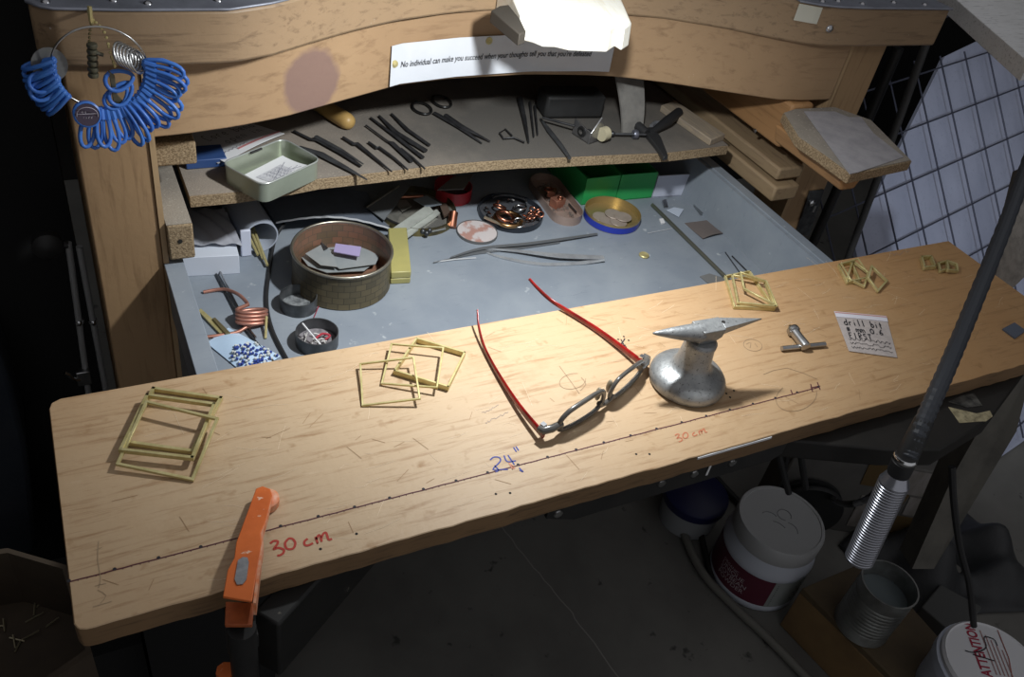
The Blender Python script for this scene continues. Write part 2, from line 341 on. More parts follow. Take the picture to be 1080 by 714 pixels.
sp = [A(848, 118, .086), A(896, 184, .086), A(905, 182, .086), A(953, 166, .086), A(921, 141, .086), A(908, 124, .086), A(895, 124, .086), A(880, 118, .086)]
tag(obj('sandpaper_sheet', M().prism(sp, (0, 0, .0007)), mat('grey_sandpaper', (.36, .345, .36), .9, col2=(.28, .27, .285), scale=40, bump=.4, bscale=900)),
    'grey sandpaper sheet lying on the particle board arm rest', 'sandpaper')

# bench pin at the middle of the curved edge
pin = thing('bench_pin', 'brightly lit pale wooden bench pin sticking out above the paper sign', 'bench pin', (.53, .46, .165))
MT['pin'] = wood('pin_wood', (.88, .85, .74), (.92, .90, .82), (.80, .74, .58), 'y', .6, 14)
pb = [A(547, 42, .167), A(562, 46, .167), A(572, 50, .167), A(585, 50.5, .167), A(600, 54, .167), A(640, 55.5, .167), A(648, 50, .167), A(655, 54, .167), A(663, 49, .167)]
pb += [V((.603, .487, .167)), V((.473, .498, .167))]
pt = []
for i, p in enumerate(pb): pt.append(V((p.x, p.y+(.004 if i < 9 else 0), .190 if i < 9 else .207)))
m = M(); n = len(pb); m.add(pb+pt, [tuple(range(n-1, -1, -1)), tuple(range(n, 2*n))]+[(i, (i+1) % n, (i+1) % n+n, i+n) for i in range(n)])
obj('wedge', m, MT['pin'], pin, bev=.002)
obj('shade_cheek', M().prism([A(x, y, .186) for x, y in ((518, 11), (527, 6), (541, 4), (555, 33), (548, 36))], (0, 0, -.012)), mat('pin_side_shade', (.05, .042, .033), .7), pin, bev=.001, label='shaded side of the pin, coloured dark')  # dark wedge giving the pin's left side its shade as colour
obj('tongue', M().bx((.495, .4985, .2105), (.585, .58, .222)), MT['pin'], pin, bev=.002)

# printed strip tacked to the apron
sg = thing('paper_sign', 'silvery printed strip reading make you succeed, tacked to the curved apron', 'sign', (.5, .49, .09))
def sign_p(s, t, off=.0):      # s along 0..1, t height 0..1
    x = .3545+(.628-.3545)*s; z0 = .0935+.004*s; z1 = .1405-.004*(1-s)
    y = ap_y(x)-.0022-.0025*math.sin(math.pi*s)**2*(0.6+.4*math.cos(6*s)); return V((x, y-off-.0015*(1-t), z0+(z1-z0)*t))
MT['sign'] = mat('laminated_strip', (.60, .62, .66), .22, col2=(.54, .56, .60), scale=12, spec=.8, coat=.6)
obj('strip', M().sheet(lambda u, v: sign_p(u, v), 40, 4, .0004), MT['sign'], sg)
tm = text_mesh('No individual can make you succeed when your thoughts tell you that you\'re defeated', lambda x, y: (x, y, 0), 1.0, .18, .012)
W = max(p[0] for p in tm.v); sx = .86/W
tm.v = [sign_p(.045+p.x*sx, .42+p.y*.21, .0009) for p in tm.v]
obj('lettering', tm, MT['ink'], sg)
for s_, t_ in ((.016, .55), (.428, .88)):
    obj('tack', M().lathe(sign_p(s_, t_, .0005), [(.0042, 0), (.004, .0008), (.002, .0012), (.0018, .0022), (0, .0026)], 12, (0, -1, 0)), MT['brass'], sg)

# ---------------------------------------------------------------- the pulled out metal drawer
dr = thing('drawer_tray', 'grey painted metal drawer pulled out under the bench, full of small tools and tins', 'drawer', (.46, .35, -.098))
DX0, DX1, DY0, DY1, DZ = .109, .830, .105, .70, -.095
obj('bottom', M().bx((DX0, DY0, -.098), (DX1-.012, DY1, DZ)), MT['drawer'], dr)
obj('side_wall', M().bx((DX0, DY0, DZ), (DX0+.003, DY1, -.0365)), MT['drawer'], dr)
obj('rim', M().bx((DX0-.002, DY0, -.0365), (DX0+.016, DY1, -.0345)), MT['drawer'], dr, bev=.0008)
obj('side_wall', M().prism([(.804, DY0, DZ), (.810, DY0, -.0365), (.816, DY0, -.0365), (.816, DY0, DZ)], (0, DY1-DY0, 0)), MT['drawer'], dr)
obj('rim', M().bx((.815, DY0, -.0375), (.830, DY1, -.0345)), MT['drawer'], dr, bev=.0008)
obj('back_wall', M().bx((DX0, DY1, DZ), (DX1, DY1+.003, -.0355)), MT['drawer'], dr)
obj('front_wall', M().bx((DX0, DY0-.003, DZ), (DX1, DY0, -.0355)), MT['drawer'], dr)
gb = obj('grip_block', M().prism([(.470, .108, -.0985), (.545, .108, -.0985), (.556, .108, -.190), (.520, .108, -.202), (.486, .108, -.196), (.470, .108, -.17)], (0, .07, 0)), MT['dark'], dr, bev=.003, label='dark wooden block under the drawer')

# ---------------------------------------------------------------- the work board
BL, BW = .965, .1984
wb = thing('work_board', 'long scratched plywood board with pencil marks laid across the open drawer', 'board', (BL/2, BW/2, -.019))
rnd = random.Random(3)
front = [(BL*i/90, rnd.uniform(-.0006, .0006)) for i in range(1, 90)]
pts = [(0.0, .006), (.002, .0015), (.006, 0)]+front+[(BL, 0), (BL, BW), (.008, BW), (.002, BW-.003), (0, BW-.009)]
obj('plank', M().prism([(x, y, -.0188) for x, y in pts], (0, 0, .0188)), MT['board'], wb, bev=.0006, seg=1)
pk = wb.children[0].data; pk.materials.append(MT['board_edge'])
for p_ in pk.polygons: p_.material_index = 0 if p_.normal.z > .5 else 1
def ink(name, strokes, wd, mt, parent=wb, z=.00025, k=4):
    m = M()
    for s_ in strokes: m.ribbon(smooth_pts([A(x, y, z) for x, y in s_], k) if len(s_) > 2 else [A(x, y, z) for x, y in s_], wd)
    return obj(name, m, mt, parent)
def crop(st, sc_, ox, oy): return [[(ox+x/sc_, oy+y/sc_) for x, y in s_] for s_ in st]
obj('ruler_line', M().ribbon([(x/100*.61, .0356+rnd.uniform(-.0002, .0002), .00025) for x in range(0, 101)], .0009), MT['maroonink'], wb)
tk = M()
for i in range(0, 25): tk.lathe((i*.0254, .0364, .0002), [(.0012, 0), (.0011, .00015)], 8)
obj('tick_marks', tk, MT['ink'], wb)['kind'] = 'stuff'
tk = M()
for i in range(122):
    if i % 5: tk.ribbon([(i*.005, .0356, .0003), (i*.005, .0345, .0003)], .0004)
obj('fine_ticks', tk, MT['maroonink'], wb)['kind'] = 'stuff'
ink('end_mark', [[(862, 403), (865, 411)], [(855, 405), (857, 413)], [(855, 409), (865, 407)], [(834, 411), (836, 416)]], .0011, MT['maroonink'])
thirty = [[(245, 325), (280, 300), (320, 300), (322, 325), (288, 375), (285, 385), (330, 370), (385, 390), (380, 425), (345, 448), (318, 448)],
          [(425, 285), (400, 320), (410, 370), (450, 385), (490, 370), (505, 320), (480, 280), (445, 272), (425, 285)],
          [(635, 275), (600, 305), (605, 340), (640, 345), (690, 320)],
          [(715, 255), (735, 315), (738, 320)], [(722, 285), (745, 240), (765, 250), (778, 308)], [(772, 280), (795, 225), (825, 215), (850, 285), (885, 275)]]
ink('thirty_centimetre_mark', crop(thirty, 9.82, 260, 540), .0016, MT['redink'])
ink('thirty_centimetre_mark', [[(712+(x-285)*.52, 466-(x-285)*.02+(y-586)*.52) for x, y in s_] for s_ in crop(thirty, 9.82, 260, 540)], .0010, mat('faded_red_ink', (.5, .16, .08), .7))
two4 = [[(222, 90), (245, 72), (280, 75), (285, 100), (240, 150), (300, 150), (335, 150)], [(310, 62), (330, 100), (385, 95)], [(335, 60), (375, 120)], [(370, 10), (388, 38)], [(385, 5), (402, 30)],
        [(250, 125), (275, 155), (255, 165)], [(405, 140), (430, 165), (408, 155)]]
ink('twenty_four_inch_mark', crop(two4, 6, 480, 470), .0011, MT['blueink'])
ink('red_scribble', [[(537, 488), (541, 495), (539, 490), (543, 494)]], .0012, mat('pale_red_ink', (.6, .25, .16), .7))
pen = MT['pencil']
def circ_px(cx, cy, rx, ry, rot=0, a=360): return [(cx+rx*math.cos(math.radians(t))*math.cos(rot)-ry*math.sin(math.radians(t))*math.sin(rot), cy+rx*math.cos(math.radians(t))*math.sin(rot)+ry*math.sin(math.radians(t))*math.cos(rot)) for t in range(0, a+1, 20)]
ink('pencil_drawing', [circ_px(604, 402, 14, 8, -.2, 300), [(590, 386), (604, 405), (611, 415)], [(613, 398), (618, 405), (612, 412)], circ_px(794, 364, 10, 6, .2), [(787, 363), (792, 361), (791, 367)], [(796, 362), (799, 366)],
     circ_px(840, 418, 22, 15, -.3, 240), [(805, 395), (830, 388), (862, 400)]], .00045, pen, k=2)['kind'] = 'stuff'
scr = mat('ballpoint_scrawl', (.30, .24, .22), .8)
def scrawl(x0, y0, dx, dy, n, h=3.0):
    return [(x0+dx*i/n, y0+dy*i/n+(h*rnd.uniform(-.5, .5))*(1 if i % 2 else -1)) for i in range(n+1)]
ink('scrawl', [scrawl(508, 436, 18, -8, 14), scrawl(512, 446, 24, -11, 18), scrawl(895, 262, 70, -2, 2, 1)][:2], .0004, scr, k=2)
ink('scrawl', [scrawl(938, 269, 22, -4, 12, 4)], .0005, scr, k=2)
ink('scrawl', [[(104, 571), (103, 590), (106, 609), (104, 620)], [(98, 640), (118, 634)], [(103, 622), (112, 628), (106, 636)], [(101, 580), (108, 577)], [(100, 618), (112, 615)]], .0005, mat('faint_pencil', (.36, .26, .16), .8), k=2)
m = M()
for x, y in ((376, 563), (338, 579), (523, 521), (538, 520), (671, 479), (685, 479), (652, 358), (648, 364), (656, 362), (660, 366), (658, 355), (663, 359), (655, 368), (766, 415), (770, 419), (774, 412)): m.lathe(A(x, y, 0), [(.0011, 0), (.001, .0002)], 7)
obj('nail_holes', m, MT['dark'], wb)['kind'] = 'stuff'
ink('burn_mark', [[(651, 368), (656, 362), (659, 357)], [(654, 365), (660, 364)], [(655, 358), (661, 369)]], .0012, MT['ink'])
m = M()
for i in range(170):
    x, y = rnd.uniform(.02, .94), rnd.uniform(.006, .19); a = rnd.uniform(-.5, .5) if rnd.random() < .6 else rnd.uniform(0, 3.1); l = rnd.uniform(.004, .030)
    m.ribbon([(x, y, .0002), (x+l*math.cos(a)*.5, y+l*math.sin(a)*.5+rnd.uniform(-.002, .002), .0002), (x+l*math.cos(a), y+l*math.sin(a), .0002)], .00022)
obj('scratches', m, mat('scratch', (.74, .60, .42), .6), wb)['kind'] = 'stuff'
m = M()
for i in range(60):
    x, y = rnd.uniform(.02, .9), rnd.uniform(.01, .18); a = rnd.uniform(0, 3.1); l = rnd.uniform(.005, .02)
    m.ribbon([(x, y, .0002), (x+l*math.cos(a), y+l*math.sin(a), .0002)], .0004)
obj('dark_scratches', m, mat('dark_scratch', (.33, .2, .1), .7), wb)['kind'] = 'stuff'
m = M().prism([(.318, .0035, -.0192), (.56, .0035, -.0192), (.56, .0035, -.034), (.545, .0035, -.042), (.345, .0035, -.042), (.318, .0035, -.030)], (0, .003, 0))
iron = obj('angle_iron', m, MT['black'], wb, label='black metal strap screwed under the front edge')
for x in (.328, .424, .457, .497): obj('screw', M().lathe((x, .0034, -.028), [(.004, 0), (.0035, .001), (0, .0014)], 10, (0, -1, 0)), MT['steel'], iron)
obj('white_tape', M().bx((.448, -.0008, -.0035), (.525, -.0002, -.0012)).bx((.470, .0025, -.034), (.472, .0031, -.019)), MT['paper'], wb)

# ---------------------------------------------------------------- things on the work board
def wire_frame(px, zs, t, label, group, h=None):
    P = [A(x, y, z+t/2) for (x, y), z in zip(px, zs)]; h = h or t; m = M()
    for i in range(4):
        a, b = P[i], P[(i+1) % 4]; d = (b-a).normalized(); s_ = d.cross(V((0, 0, 1))).normalized(); u_ = s_.cross(d)
        a = a-d*t*.5; b = b+d*t*.5
        vs = [q+s_*sx*t/2+u_*(h*uz) for q in (a, b) for sx, uz in ((-1, -.5), (1, -.5), (1, .5), (-1, .5))]
        vs = [V((p.x, p.y, p.z+(h-t)/2)) for p in vs]
        m.add(vs, [(0, 1, 5, 4), (1, 2, 6, 5), (2, 3, 7, 6), (3, 0, 4, 7), (3, 2, 1, 0), (4, 5, 6, 7)])
    return tag(obj('brass_square', m, MT['brass'], None, bev=.0002, seg=1), label, 'wire frame', group)
g = 'brass wire frames at the left end of the board'
wire_frame([(162, 411), (233, 421), (203, 477), (131, 467)], (.0005, .0005, .0005, .0005), .0026, 'rearmost and lowest brass wire frame of the large stack at left', g, .0035)
wire_frame([(155.5, 418), (226, 427.5), (203, 484), (127.5, 475.6)], (.0048, .0048, .0048, .0048), .0024, 'middle brass wire frame of the large stack at left', g, .0035)
wire_frame([(154.6, 424), (229, 442), (203, 506), (124, 489.6)], (.0095, .0095, .0004, .0035), .0022, 'front brass wire frame leaning on the large stack at left', g)
g = 'brass wire frames left of the glasses'
wire_frame([(439, 360), (489.5, 375), (472, 411), (416, 394)], (.0003,)*4, .0018, 'deep dark-sided brass frame under two thin ones beside the glasses', g, .0050)
wire_frame([(413, 363), (467.5, 367), (460.8, 408.7), (402.7, 404.5)], (.0062, .0085, .0062, .0012), .0016, 'thin brass wire frame lying on the deep one, middle of three', g)
wire_frame([(380, 384), (436, 377), (442.6, 420.6), (382.4, 427.6)], (.0042, .0095, .0062, .0003), .0016, 'thin brass wire frame furthest left of three beside the glasses', g)
g = 'brass frames behind the drill chuck'
wire_frame([(764.5, 293), (790, 288), (816, 327), (774, 325)], (.0003,)*4, .0016, 'flat brass frame at the bottom of the pile behind the anvil horn', g, .004)
wire_frame([(772, 291), (806, 297), (817, 324), (778, 320)], (.0048,)*4, .0018, 'second brass frame of the pile behind the anvil horn, lying level', g, .003)
wire_frame([(781, 288), (808, 297.5), (819, 323), (784.5, 305)], (.012, .008, .0058, .006), .0017, 'topmost tilted brass frame of the pile behind the anvil horn', g, .0025)
g = 'small brass frames behind the plastic bag'
wire_frame([(884, 281), (897, 278), (906, 298), (893, 299)], (.0003,)*4, .0018, 'lowest left small brass frame of the pile behind the plastic bag', g, .004)
wire_frame([(899, 276), (915, 288), (911, 303), (893, 294)], (.0045, .0045, .0006, .0035), .0017, 'small brass frame crossing the middle of the pile behind the bag', g, .003)
wire_frame([(887, 278), (905, 273), (918, 292), (898, 296)], (.0075, .0095, .0045, .0045), .0014, 'thin small brass frame on top of the pile behind the bag', g)
wire_frame([(919, 281.5), (935, 297), (925.5, 307.5), (915.5, 294)], (.0075, .0015, .0006, .0065), .0021, 'rightmost small brass frame with an open window, leaning on the pile', g, .003)
g = 'tiny brass frames at the far right corner'
wire_frame([(971, 273), (981, 272.5), (985, 283), (974, 284)], (.0004,)*4, .0020, 'tiny brass frame on the left of the pair near the board corner', g, .005)
wire_frame([(989, 279), (998, 277), (1000, 285), (991, 287)], (.0004,)*4, .0020, 'tiny brass frame in the middle near the board corner', g, .004)
wire_frame([(998, 276.5), (1008, 280), (1009, 287), (999, 286)], (.0030, .0028, .0004, .0030), .0020, 'tiny brass frame furthest right near the board corner', g, .004)

# anvil
an = thing('bench_anvil', 'small grey steel bench anvil with two horns on a round foot', 'anvil', (.489, .077, 0))
MT['anvil'] = mat('anvil_steel', (.40, .41, .41), .46, .6, col2=(.27, .28, .285), scale=60, bump=.4, bscale=300, speck=((.10, .10, .10), 420, .60, .72))
ac = (.489, .077, 0)
obj('foot', M().lathe(ac, [(.0300, 0), (.0328, .002), (.0338, .006), (.0330, .010), (.0300, .0140), (.0250, .0168), (.0200, .0188), (.0168, .0212), (.0152, .0255), (.0142, .034), (.0134, .043), (.0134, .0465)], 40), MT['anvil'], an, smooth=60)
obj('collar', M().lathe(ac, [(.0138, .0440), (.0141, .0450), (.0141, .0480), (.0125, .0500)], 32), MT['anvil'], an)
ZT = .066
T = lambda x, y, z=ZT: A(x, y, z)
blk = [T(730, 338.5), T(744, 351.5), T(766.5, 347.5), T(758, 334)]
low = V((.489, .077, .0518)); m = M()
cen = sum(blk, V())/4
bot = [V((low.x+(p.x-cen.x)*.74, low.y+(p.y-cen.y)*.74, .0495)) for p in blk]
mid = [V((low.x*.25+cen.x*.75+(p.x-cen.x)*.98, low.y*.25+cen.y*.75+(p.y-cen.y)*.98, .0575)) for p in blk]
m.add(bot+mid+blk, [(3, 2, 1, 0), (8, 9, 10, 11)]+[(k*4+i, k*4+(i+1) % 4, (k+1)*4+(i+1) % 4, (k+1)*4+i) for k in (0, 1) for i in range(4)])
if (blk[1]-blk[0]).cross(blk[2]-blk[0]).z < 0: m.f = [f[::-1] for f in m.f]
obj('block', m, MT['anvil'], an, bev=.0006)
lt = T(688.5, 351.5, .0615); lc = (blk[0]+blk[1])/2-V((0, 0, .0058)); dv = (lt-lc)
obj('round_horn', M().lathe(lc-dv*.12, [(.0083, 0), (.0080, dv.length*.12), (.0066, dv.length*.4), (.0045, dv.length*.72), (.0022, dv.length*1.0), (.0008, dv.length*1.115), (0, dv.length*1.12)], 20, dv), MT['anvil'], an, smooth=60)
rt = T(804, 335.5); m = M()
base = [blk[2].lerp(blk[3], .12), blk[2].lerp(blk[3], .95)]
b0 = [p-V((0, 0, .0105)) for p in base]; b0 = [b0[0].lerp(b0[1], .2), b0[0].lerp(b0[1], .8)]
m.add([base[0], base[1], rt, b0[0], b0[1], rt-V((0, 0, .0018))], [(0, 2, 1), (0, 3, 5, 2), (1, 2, 5, 4), (3, 4, 5), (0, 1, 4, 3)])
obj('flat_horn', m, MT['anvil'], an, bev=.0004)
for p in (T(731, 343, ZT), T(763, 339.5, ZT)): obj('tool_hole', M().lathe(p, [(.0017, 0), (.0017, .0003)], 10), MT['dark'], an)

# reading glasses lying upside down
gl = thing('reading_glasses', 'reading glasses with grey rims and translucent red temples beside the anvil', 'glasses', (.40, .09, 0))
gm = mat('grey_acetate', (.075, .07, .064), .22, col2=(.13, .122, .11), scale=50, spec=.7, coat=.4)
rd = mat('red_acetate', (.30, .010, .008), .2, col2=(.13, .004, .004), scale=60, spec=.6, coat=.3)
Lh = A(574, 462, .004); Rh = A(682, 386, .004); e = (Rh-Lh); e.z = 0; GL = e.length; e.normalize(); nn = V((-e.y, e.x, 0))
def G(s, z, o=0.0):             # point of the lens front: s along it, z up, o towards the temples; the front bows outwards a little
    bow = -.006*(1-((s-GL/2)/(GL/2))**2); return V((Lh.x, Lh.y, 0))+e*s+nn*(o+bow)+V((0, 0, z))
def lens_out(s0, s1, flip):
    w_ = s1-s0; base = [(.02, .30), (.10, .10), (.30, .02), (.60, .0), (.88, .06), (1.0, .30), (1.0, .62), (.92, .90), (.75, 1.0), (.45, .97), (.18, .86), (.04, .60)]
    return [(s0+w_*(1-u if flip else u), .0022+.0235*v) for u, v in base]
lens_mat = mat('lens_glass', (.96, .97, .97), .03, trans=1.0, ior=1.02, spec=.3)
fr = None
for s0, s1, fl_ in ((.012, .064, False), (GL-.064, GL-.012, True)):
    o2 = smooth_pts([V((a, b, 0)) for a, b in lens_out(s0, s1, fl_)], 3, True)
    f_ = obj('rim', M().tube([G(p.x, p.y) for p in o2], .0019, 8, True, flat=(1, 1.25)), gm, gl, smooth=60)
    ln = M(); k = len(o2); ln.add([G(p.x, p.y, .0003) for p in o2]+[G(p.x, p.y, -.0003) for p in o2], [tuple(range(k)), tuple(range(2*k-1, k-1, -1))]+[(i, i+k, (i+1) % k+k, (i+1) % k) for i in range(k)])
    obj('lens', ln, lens_mat, gl)
obj('bridge', M().tube(smooth_pts([G(.060, .010), G(GL/2-.006, .007, -.001), G(GL/2, .0062, -.001), G(GL/2+.006, .007, -.001), G(GL-.060, .010)], 4), .0022, 8), gm, gl, smooth=60)
for s_, d in ((GL/2-.0075, -1), (GL/2+.0075, 1)):
    obj('nose_pad', M().ball(G(s_, .0165, .004), .0052, 10, 6, (.45, .6, 1.35)), mat('nose_pad_plastic', (.24, .20, .14), .3), gl, smooth=80)
for s_, d in ((0, 1), (GL, -1)):
    obj('end_piece', M().tube([G(s_+d*.016, .012), G(s_+d*.006, .0115), G(s_-d*.001, .011, .002), G(s_-d*.001, .0105, .006)], [.0028, .0034, .0034, .003], 8), gm, gl, smooth=60)
    obj('hinge', M().box(G(s_+d*.003, .011, .006), (.004, .004, .005), math.atan2(e.y, e.x)), MT['brightsteel'], gl)
def temple(pxz):
    pts = smooth_pts([A(*q) for q in pxz], 5); n = len(pts); rr = [.0033-.0019*(i/(n-1)) for i in range(n)]
    return obj('temple', M().tube(pts, rr, 10, flat=(.55, 1.15)), rd, gl, smooth=60)
temple([(573, 459, .0085), (548, 429, .0055), (525, 394, .0035), (511, 367, .0040), (505, 345, .009), (503.5, 327, .016)])
temple([(678, 384, .0085), (660, 370, .006), (630, 348, .0040), (600, 329, .0040), (580, 316, .0065), (566, 303, .014), (558, 294, .020)])

# chuck with cross bar
ch = thing('drill_chuck', 'small steel drill chuck with a cross bar handle, left of the plastic bag', 'drill chuck', A(845, 362, 0))
a, b = A(834, 345, .0068), A(850, 366, .0058)
d = b-a; L_ = d.length
obj('body', M().lathe(a, [(0, -.003), (.0012, -.0025), (.0028, 0), (.0058, .0025), (.0062, .004), (.0062, .007), (.0048, .008), (.0046, L_*.55), (.005, L_*.9), (.0048, L_), (.003, L_+.001)], 20, d), MT['steel'], ch)
obj('handle_bar', M().tube([A(824.5, 367.5, .0034), A(870, 363, .0034)], .0024, 12), MT['steel'], ch)

# small zip bag with a handwritten note
zb = thing('zip_bag', 'small clear zip bag with handwritten drill bit note beside the chuck', 'plastic bag', A(908, 352, 0))
bp = [A(879, 329, 0), A(934, 334, 0), A(946, 378, 0), A(895, 371, 0)]
def bagp(u, v, z=0): a = bp[0].lerp(bp[1], u); c_ = bp[3].lerp(bp[2], u); p = a.lerp(c_, v); return V((p.x, p.y, z+.0006+.0009*math.sin(3.1*u)*math.sin(3.1*v)))
obj('pouch', M().sheet(lambda u, v: bagp(v, u), 10, 10, .0005), mat('bag_film', (.50, .44, .41), .35, spec=.6, coat=.3, col2=(.42, .37, .35), scale=120), zb)
obj('zip_strip', M().sheet(lambda u, v: bagp(v, .02+u*.14, .0007), 3, 10, .0005), mat('zip_film', (.70, .68, .74), .25, spec=.6), zb)
obj('zip_line', M().ribbon([bagp(u/10, .05, .0016) for u in range(11)], .0012), mat('pink_print', (.6, .26, .22), .6), zb)
def onbag(st): return [[bagp((x-20)/480*.92-(y-100)/500*.30+.04, (y-60)/470*.95, .0014) for x, y in s_] for s_ in st]
def hand(txt, u0, v0, cw, chh, slope=0.0, wd=.0007, jit=.08):
    G_ = {'d': [[(.7, .5), (.3, .45), (.1, .75), (.35, 1), (.7, .8)], [(.75, 0), (.7, 1)]], 'r': [[(.2, .45), (.2, 1)], [(.2, .6), (.45, .45), (.7, .5)]], 'i': [[(.4, .45), (.4, 1)], [(.4, .15), (.42, .22)]],
          'l': [[(.4, 0), (.4, 1)]], 'b': [[(.2, 0), (.2, 1)], [(.2, .6), (.55, .45), (.75, .75), (.5, 1), (.2, .95)]], 't': [[(.4, .1), (.4, .9), (.6, 1)], [(.15, .4), (.7, .4)]],
          'm': [[(.05, 1), (.08, .45), (.35, .5), (.4, 1)], [(.4, .6), (.65, .45), (.8, .6), (.85, 1)]], '0': [[(.5, .1), (.15, .4), (.2, .85), (.5, 1), (.8, .8), (.8, .3), (.5, .1)]], '6': [[(.65, .05), (.25, .5), (.2, .9), (.5, 1), (.75, .8), (.5, .6), (.22, .75)]],
          '.': [[(.4, .92), (.48, 1)]], '#': [[(.35, .15), (.25, .95)], [(.65, .15), (.55, .95)], [(.1, .4), (.8, .35)], [(.1, .7), (.8, .65)]], 'F': [[(.2, 0), (.2, 1)], [(.2, .05), (.75, 0)], [(.2, .5), (.6, .45)]], 'I': [[(.4, 0), (.4, 1)]],
          'R': [[(.2, 1), (.2, 0), (.6, .05), (.65, .4), (.2, .5), (.7, 1)]], 'S': [[(.7, .1), (.35, .05), (.2, .3), (.65, .6), (.6, .95), (.15, .9)]], 'T': [[(.1, .02), (.8, 0)], [(.45, 0), (.45, 1)]], 'E': [[(.7, 0), (.2, 0), (.2, 1), (.7, 1)], [(.2, .5), (.6, .5)]], 'C': [[(.7, .1), (.3, .1), (.15, .5), (.35, 1), (.7, .9)]],
          'o': [[(.45, .45), (.15, .7), (.4, 1), (.7, .75), (.45, .45)]], 'p': [[(.2, .45), (.2, 1.35)], [(.2, .55), (.55, .45), (.7, .75), (.45, 1), (.2, .9)]], 'e': [[(.15, .72), (.7, .7), (.5, .45), (.2, .6), (.25, .95), (.7, .95)]], 'n': [[(.15, 1), (.2, .45), (.55, .5), (.65, 1)]],
          's': [[(.6, .5), (.3, .5), (.3, .7), (.6, .8), (.5, 1), (.2, .95)]], 'v': [[(.1, .45), (.4, 1), (.7, .45)]], 'S2': []}
    out = []
    for i, c_ in enumerate(txt):
        for s_ in G_.get(c_, []): out.append([(u0+(i+x)*cw, v0+(y)*chh+slope*i) for x, y in s_])
    return out
def write(name, fn, strokes, wd, mt, par):
    m = M()
    for s_ in strokes:
        P = [fn(u, v) for u, v in s_]; m.ribbon(smooth_pts(P, 3) if len(P) > 2 else P, wd)
    return obj(name, m, mt, par)
bf = lambda u, v: bagp(u, v, .0012)
write('handwriting', bf, hand('drill bit', .10, .20, .085, .16), .0011, MT['ink'], zb)
write('handwriting', bf, hand('# mm 0.6', .10, .39, .092, .13), .0010, MT['ink'], zb)
write('handwriting', bf, hand('FIRST', .10, .55, .095, .13), .0010, MT['ink'], zb)
for i, v in enumerate((.70, .80, .90)): write('handwriting', bf, [[(.08+.03*k, v+.03*rnd.uniform(-1, 1)) for k in range(29)]], .0005, MT['ink'], zb)

tag(obj('emery_square', M().plate([A(1056.5, 348, .0), A(1069, 341.5, .0), A(1081, 350, .0), A(1070, 358, .0)], .0022), mat('emery_cloth', (.10, .115, .15), .85, bump=.4, bscale=900), None, bev=.0003),
    'small dark grey emery square at the right end of the board', 'emery cloth')

# orange clamp gripping the front edge
cl = thing('orange_clamp', 'scuffed orange hand clamp gripping the front left edge of the board', 'clamp', A(250, 640, -.02))
om = mat('orange_paint', (.72, .165, .035), .45, col2=(.60, .125, .025), scale=30, bump=.3, bscale=120, speck=((.78, .50, .36), 170, .67, .72))
ok_ = mat('worn_orange', (.74, .38, .24), .5, col2=(.72, .17, .04), scale=120)
def cz(y): return .0095+(y-515)/118*.0165
up_ = [(270, 515), (277, 512.5), (285, 515.5), (287, 522), (281, 548), (275, 562), (276, 573), (274, 585), (266, 634), (235, 629), (240, 601), (247, 588), (249, 572)]
obj('upper_jaw', M().prism([A(x, y, cz(y)) for x, y in up_], (0, 0, -.0022)), om, cl, bev=.0005)
sd = [(285, 517), (287, 525), (281, 549), (277, 562), (278, 574), (276, 587), (270, 636)]
m = M()
for (x0, y0), (x1, y1) in zip(sd, sd[1:]):
    a, b = A(x0, y0, cz(y0)-.0003), A(x1, y1, cz(y1)-.0003); dz = lambda y: V((0, 0, -.004-.008*(y-515)/118))
    m.prism([a, b, b+dz(y1), a+dz(y0)], (-.0016, .0006, 0))
obj('jaw_flange', m, ok_, cl)
obj('rivet', M().plate([V((0, 0, .0004))+A(x, y, cz(y)) for x, y in [(251, 592), (256, 588.5), (261, 589), (262.5, 594), (260, 612), (256, 617), (250, 617.5), (247.5, 612)]], .0006), mat('worn_steel', (.36, .37, .39), .5, .6, col2=(.25, .26, .28), scale=200), cl)
obj('pad', M().lathe(A(281, 532, .0002), [(.0082, 0), (.0086, .002), (.0086, .0065), (.007, .008), (.004, .0085)], 22), ok_, cl)
m = M().prism([A(x, y, .006) for x, y in [(238, 634), (268, 636), (266, 659), (237, 659)]], (0, 0, -.003))
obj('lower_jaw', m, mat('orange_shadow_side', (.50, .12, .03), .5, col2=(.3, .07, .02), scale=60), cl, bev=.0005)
p0 = A(254, 654, .002); m = M().bx((p0.x-.009, p0.y+.001, -.034), (p0.x+.009, p0.y+.004, .002)).bx((p0.x-.005, p0.y, -.034), (p0.x+.010, p0.y+.06, -.0195))
obj('lower_arm', m, MT['black'], cl, bev=.001)
obj('handle', M().tube([A(255, 662, -.004), (p0.x+.0005, p0.y-.001, -.20)], .0085, 14), MT['black'], cl)
obj('lever', M().tube([(p0.x-.011, p0.y+.004, -.055), (p0.x-.012, p0.y+.006, -.16)], .006, 8), om, cl)

# black bars under the board
d0 = V((.81, .586, 0)); s0 = V((-.586, .81, 0))
p = A(294, 660, -.0195)
tag(obj('support_bar', M().prism([p, p+s0*.020-d0*.001, p+s0*.020+d0*.185, p+d0*.2], (0, 0, -.062)), mat('worn_black_paint', (.009, .009, .0085), .55, col2=(.013, .0125, .012), scale=40, speck=((.12, .11, .09), 90, .70, .74),
    marks=[((.36, .29, .17), (-.125, -.085, .062), (.030, .024, .012), .35, .9)]), None, bev=.002), 'black painted wooden bar with worn top corner under the board, beside the clamp', 'bar')

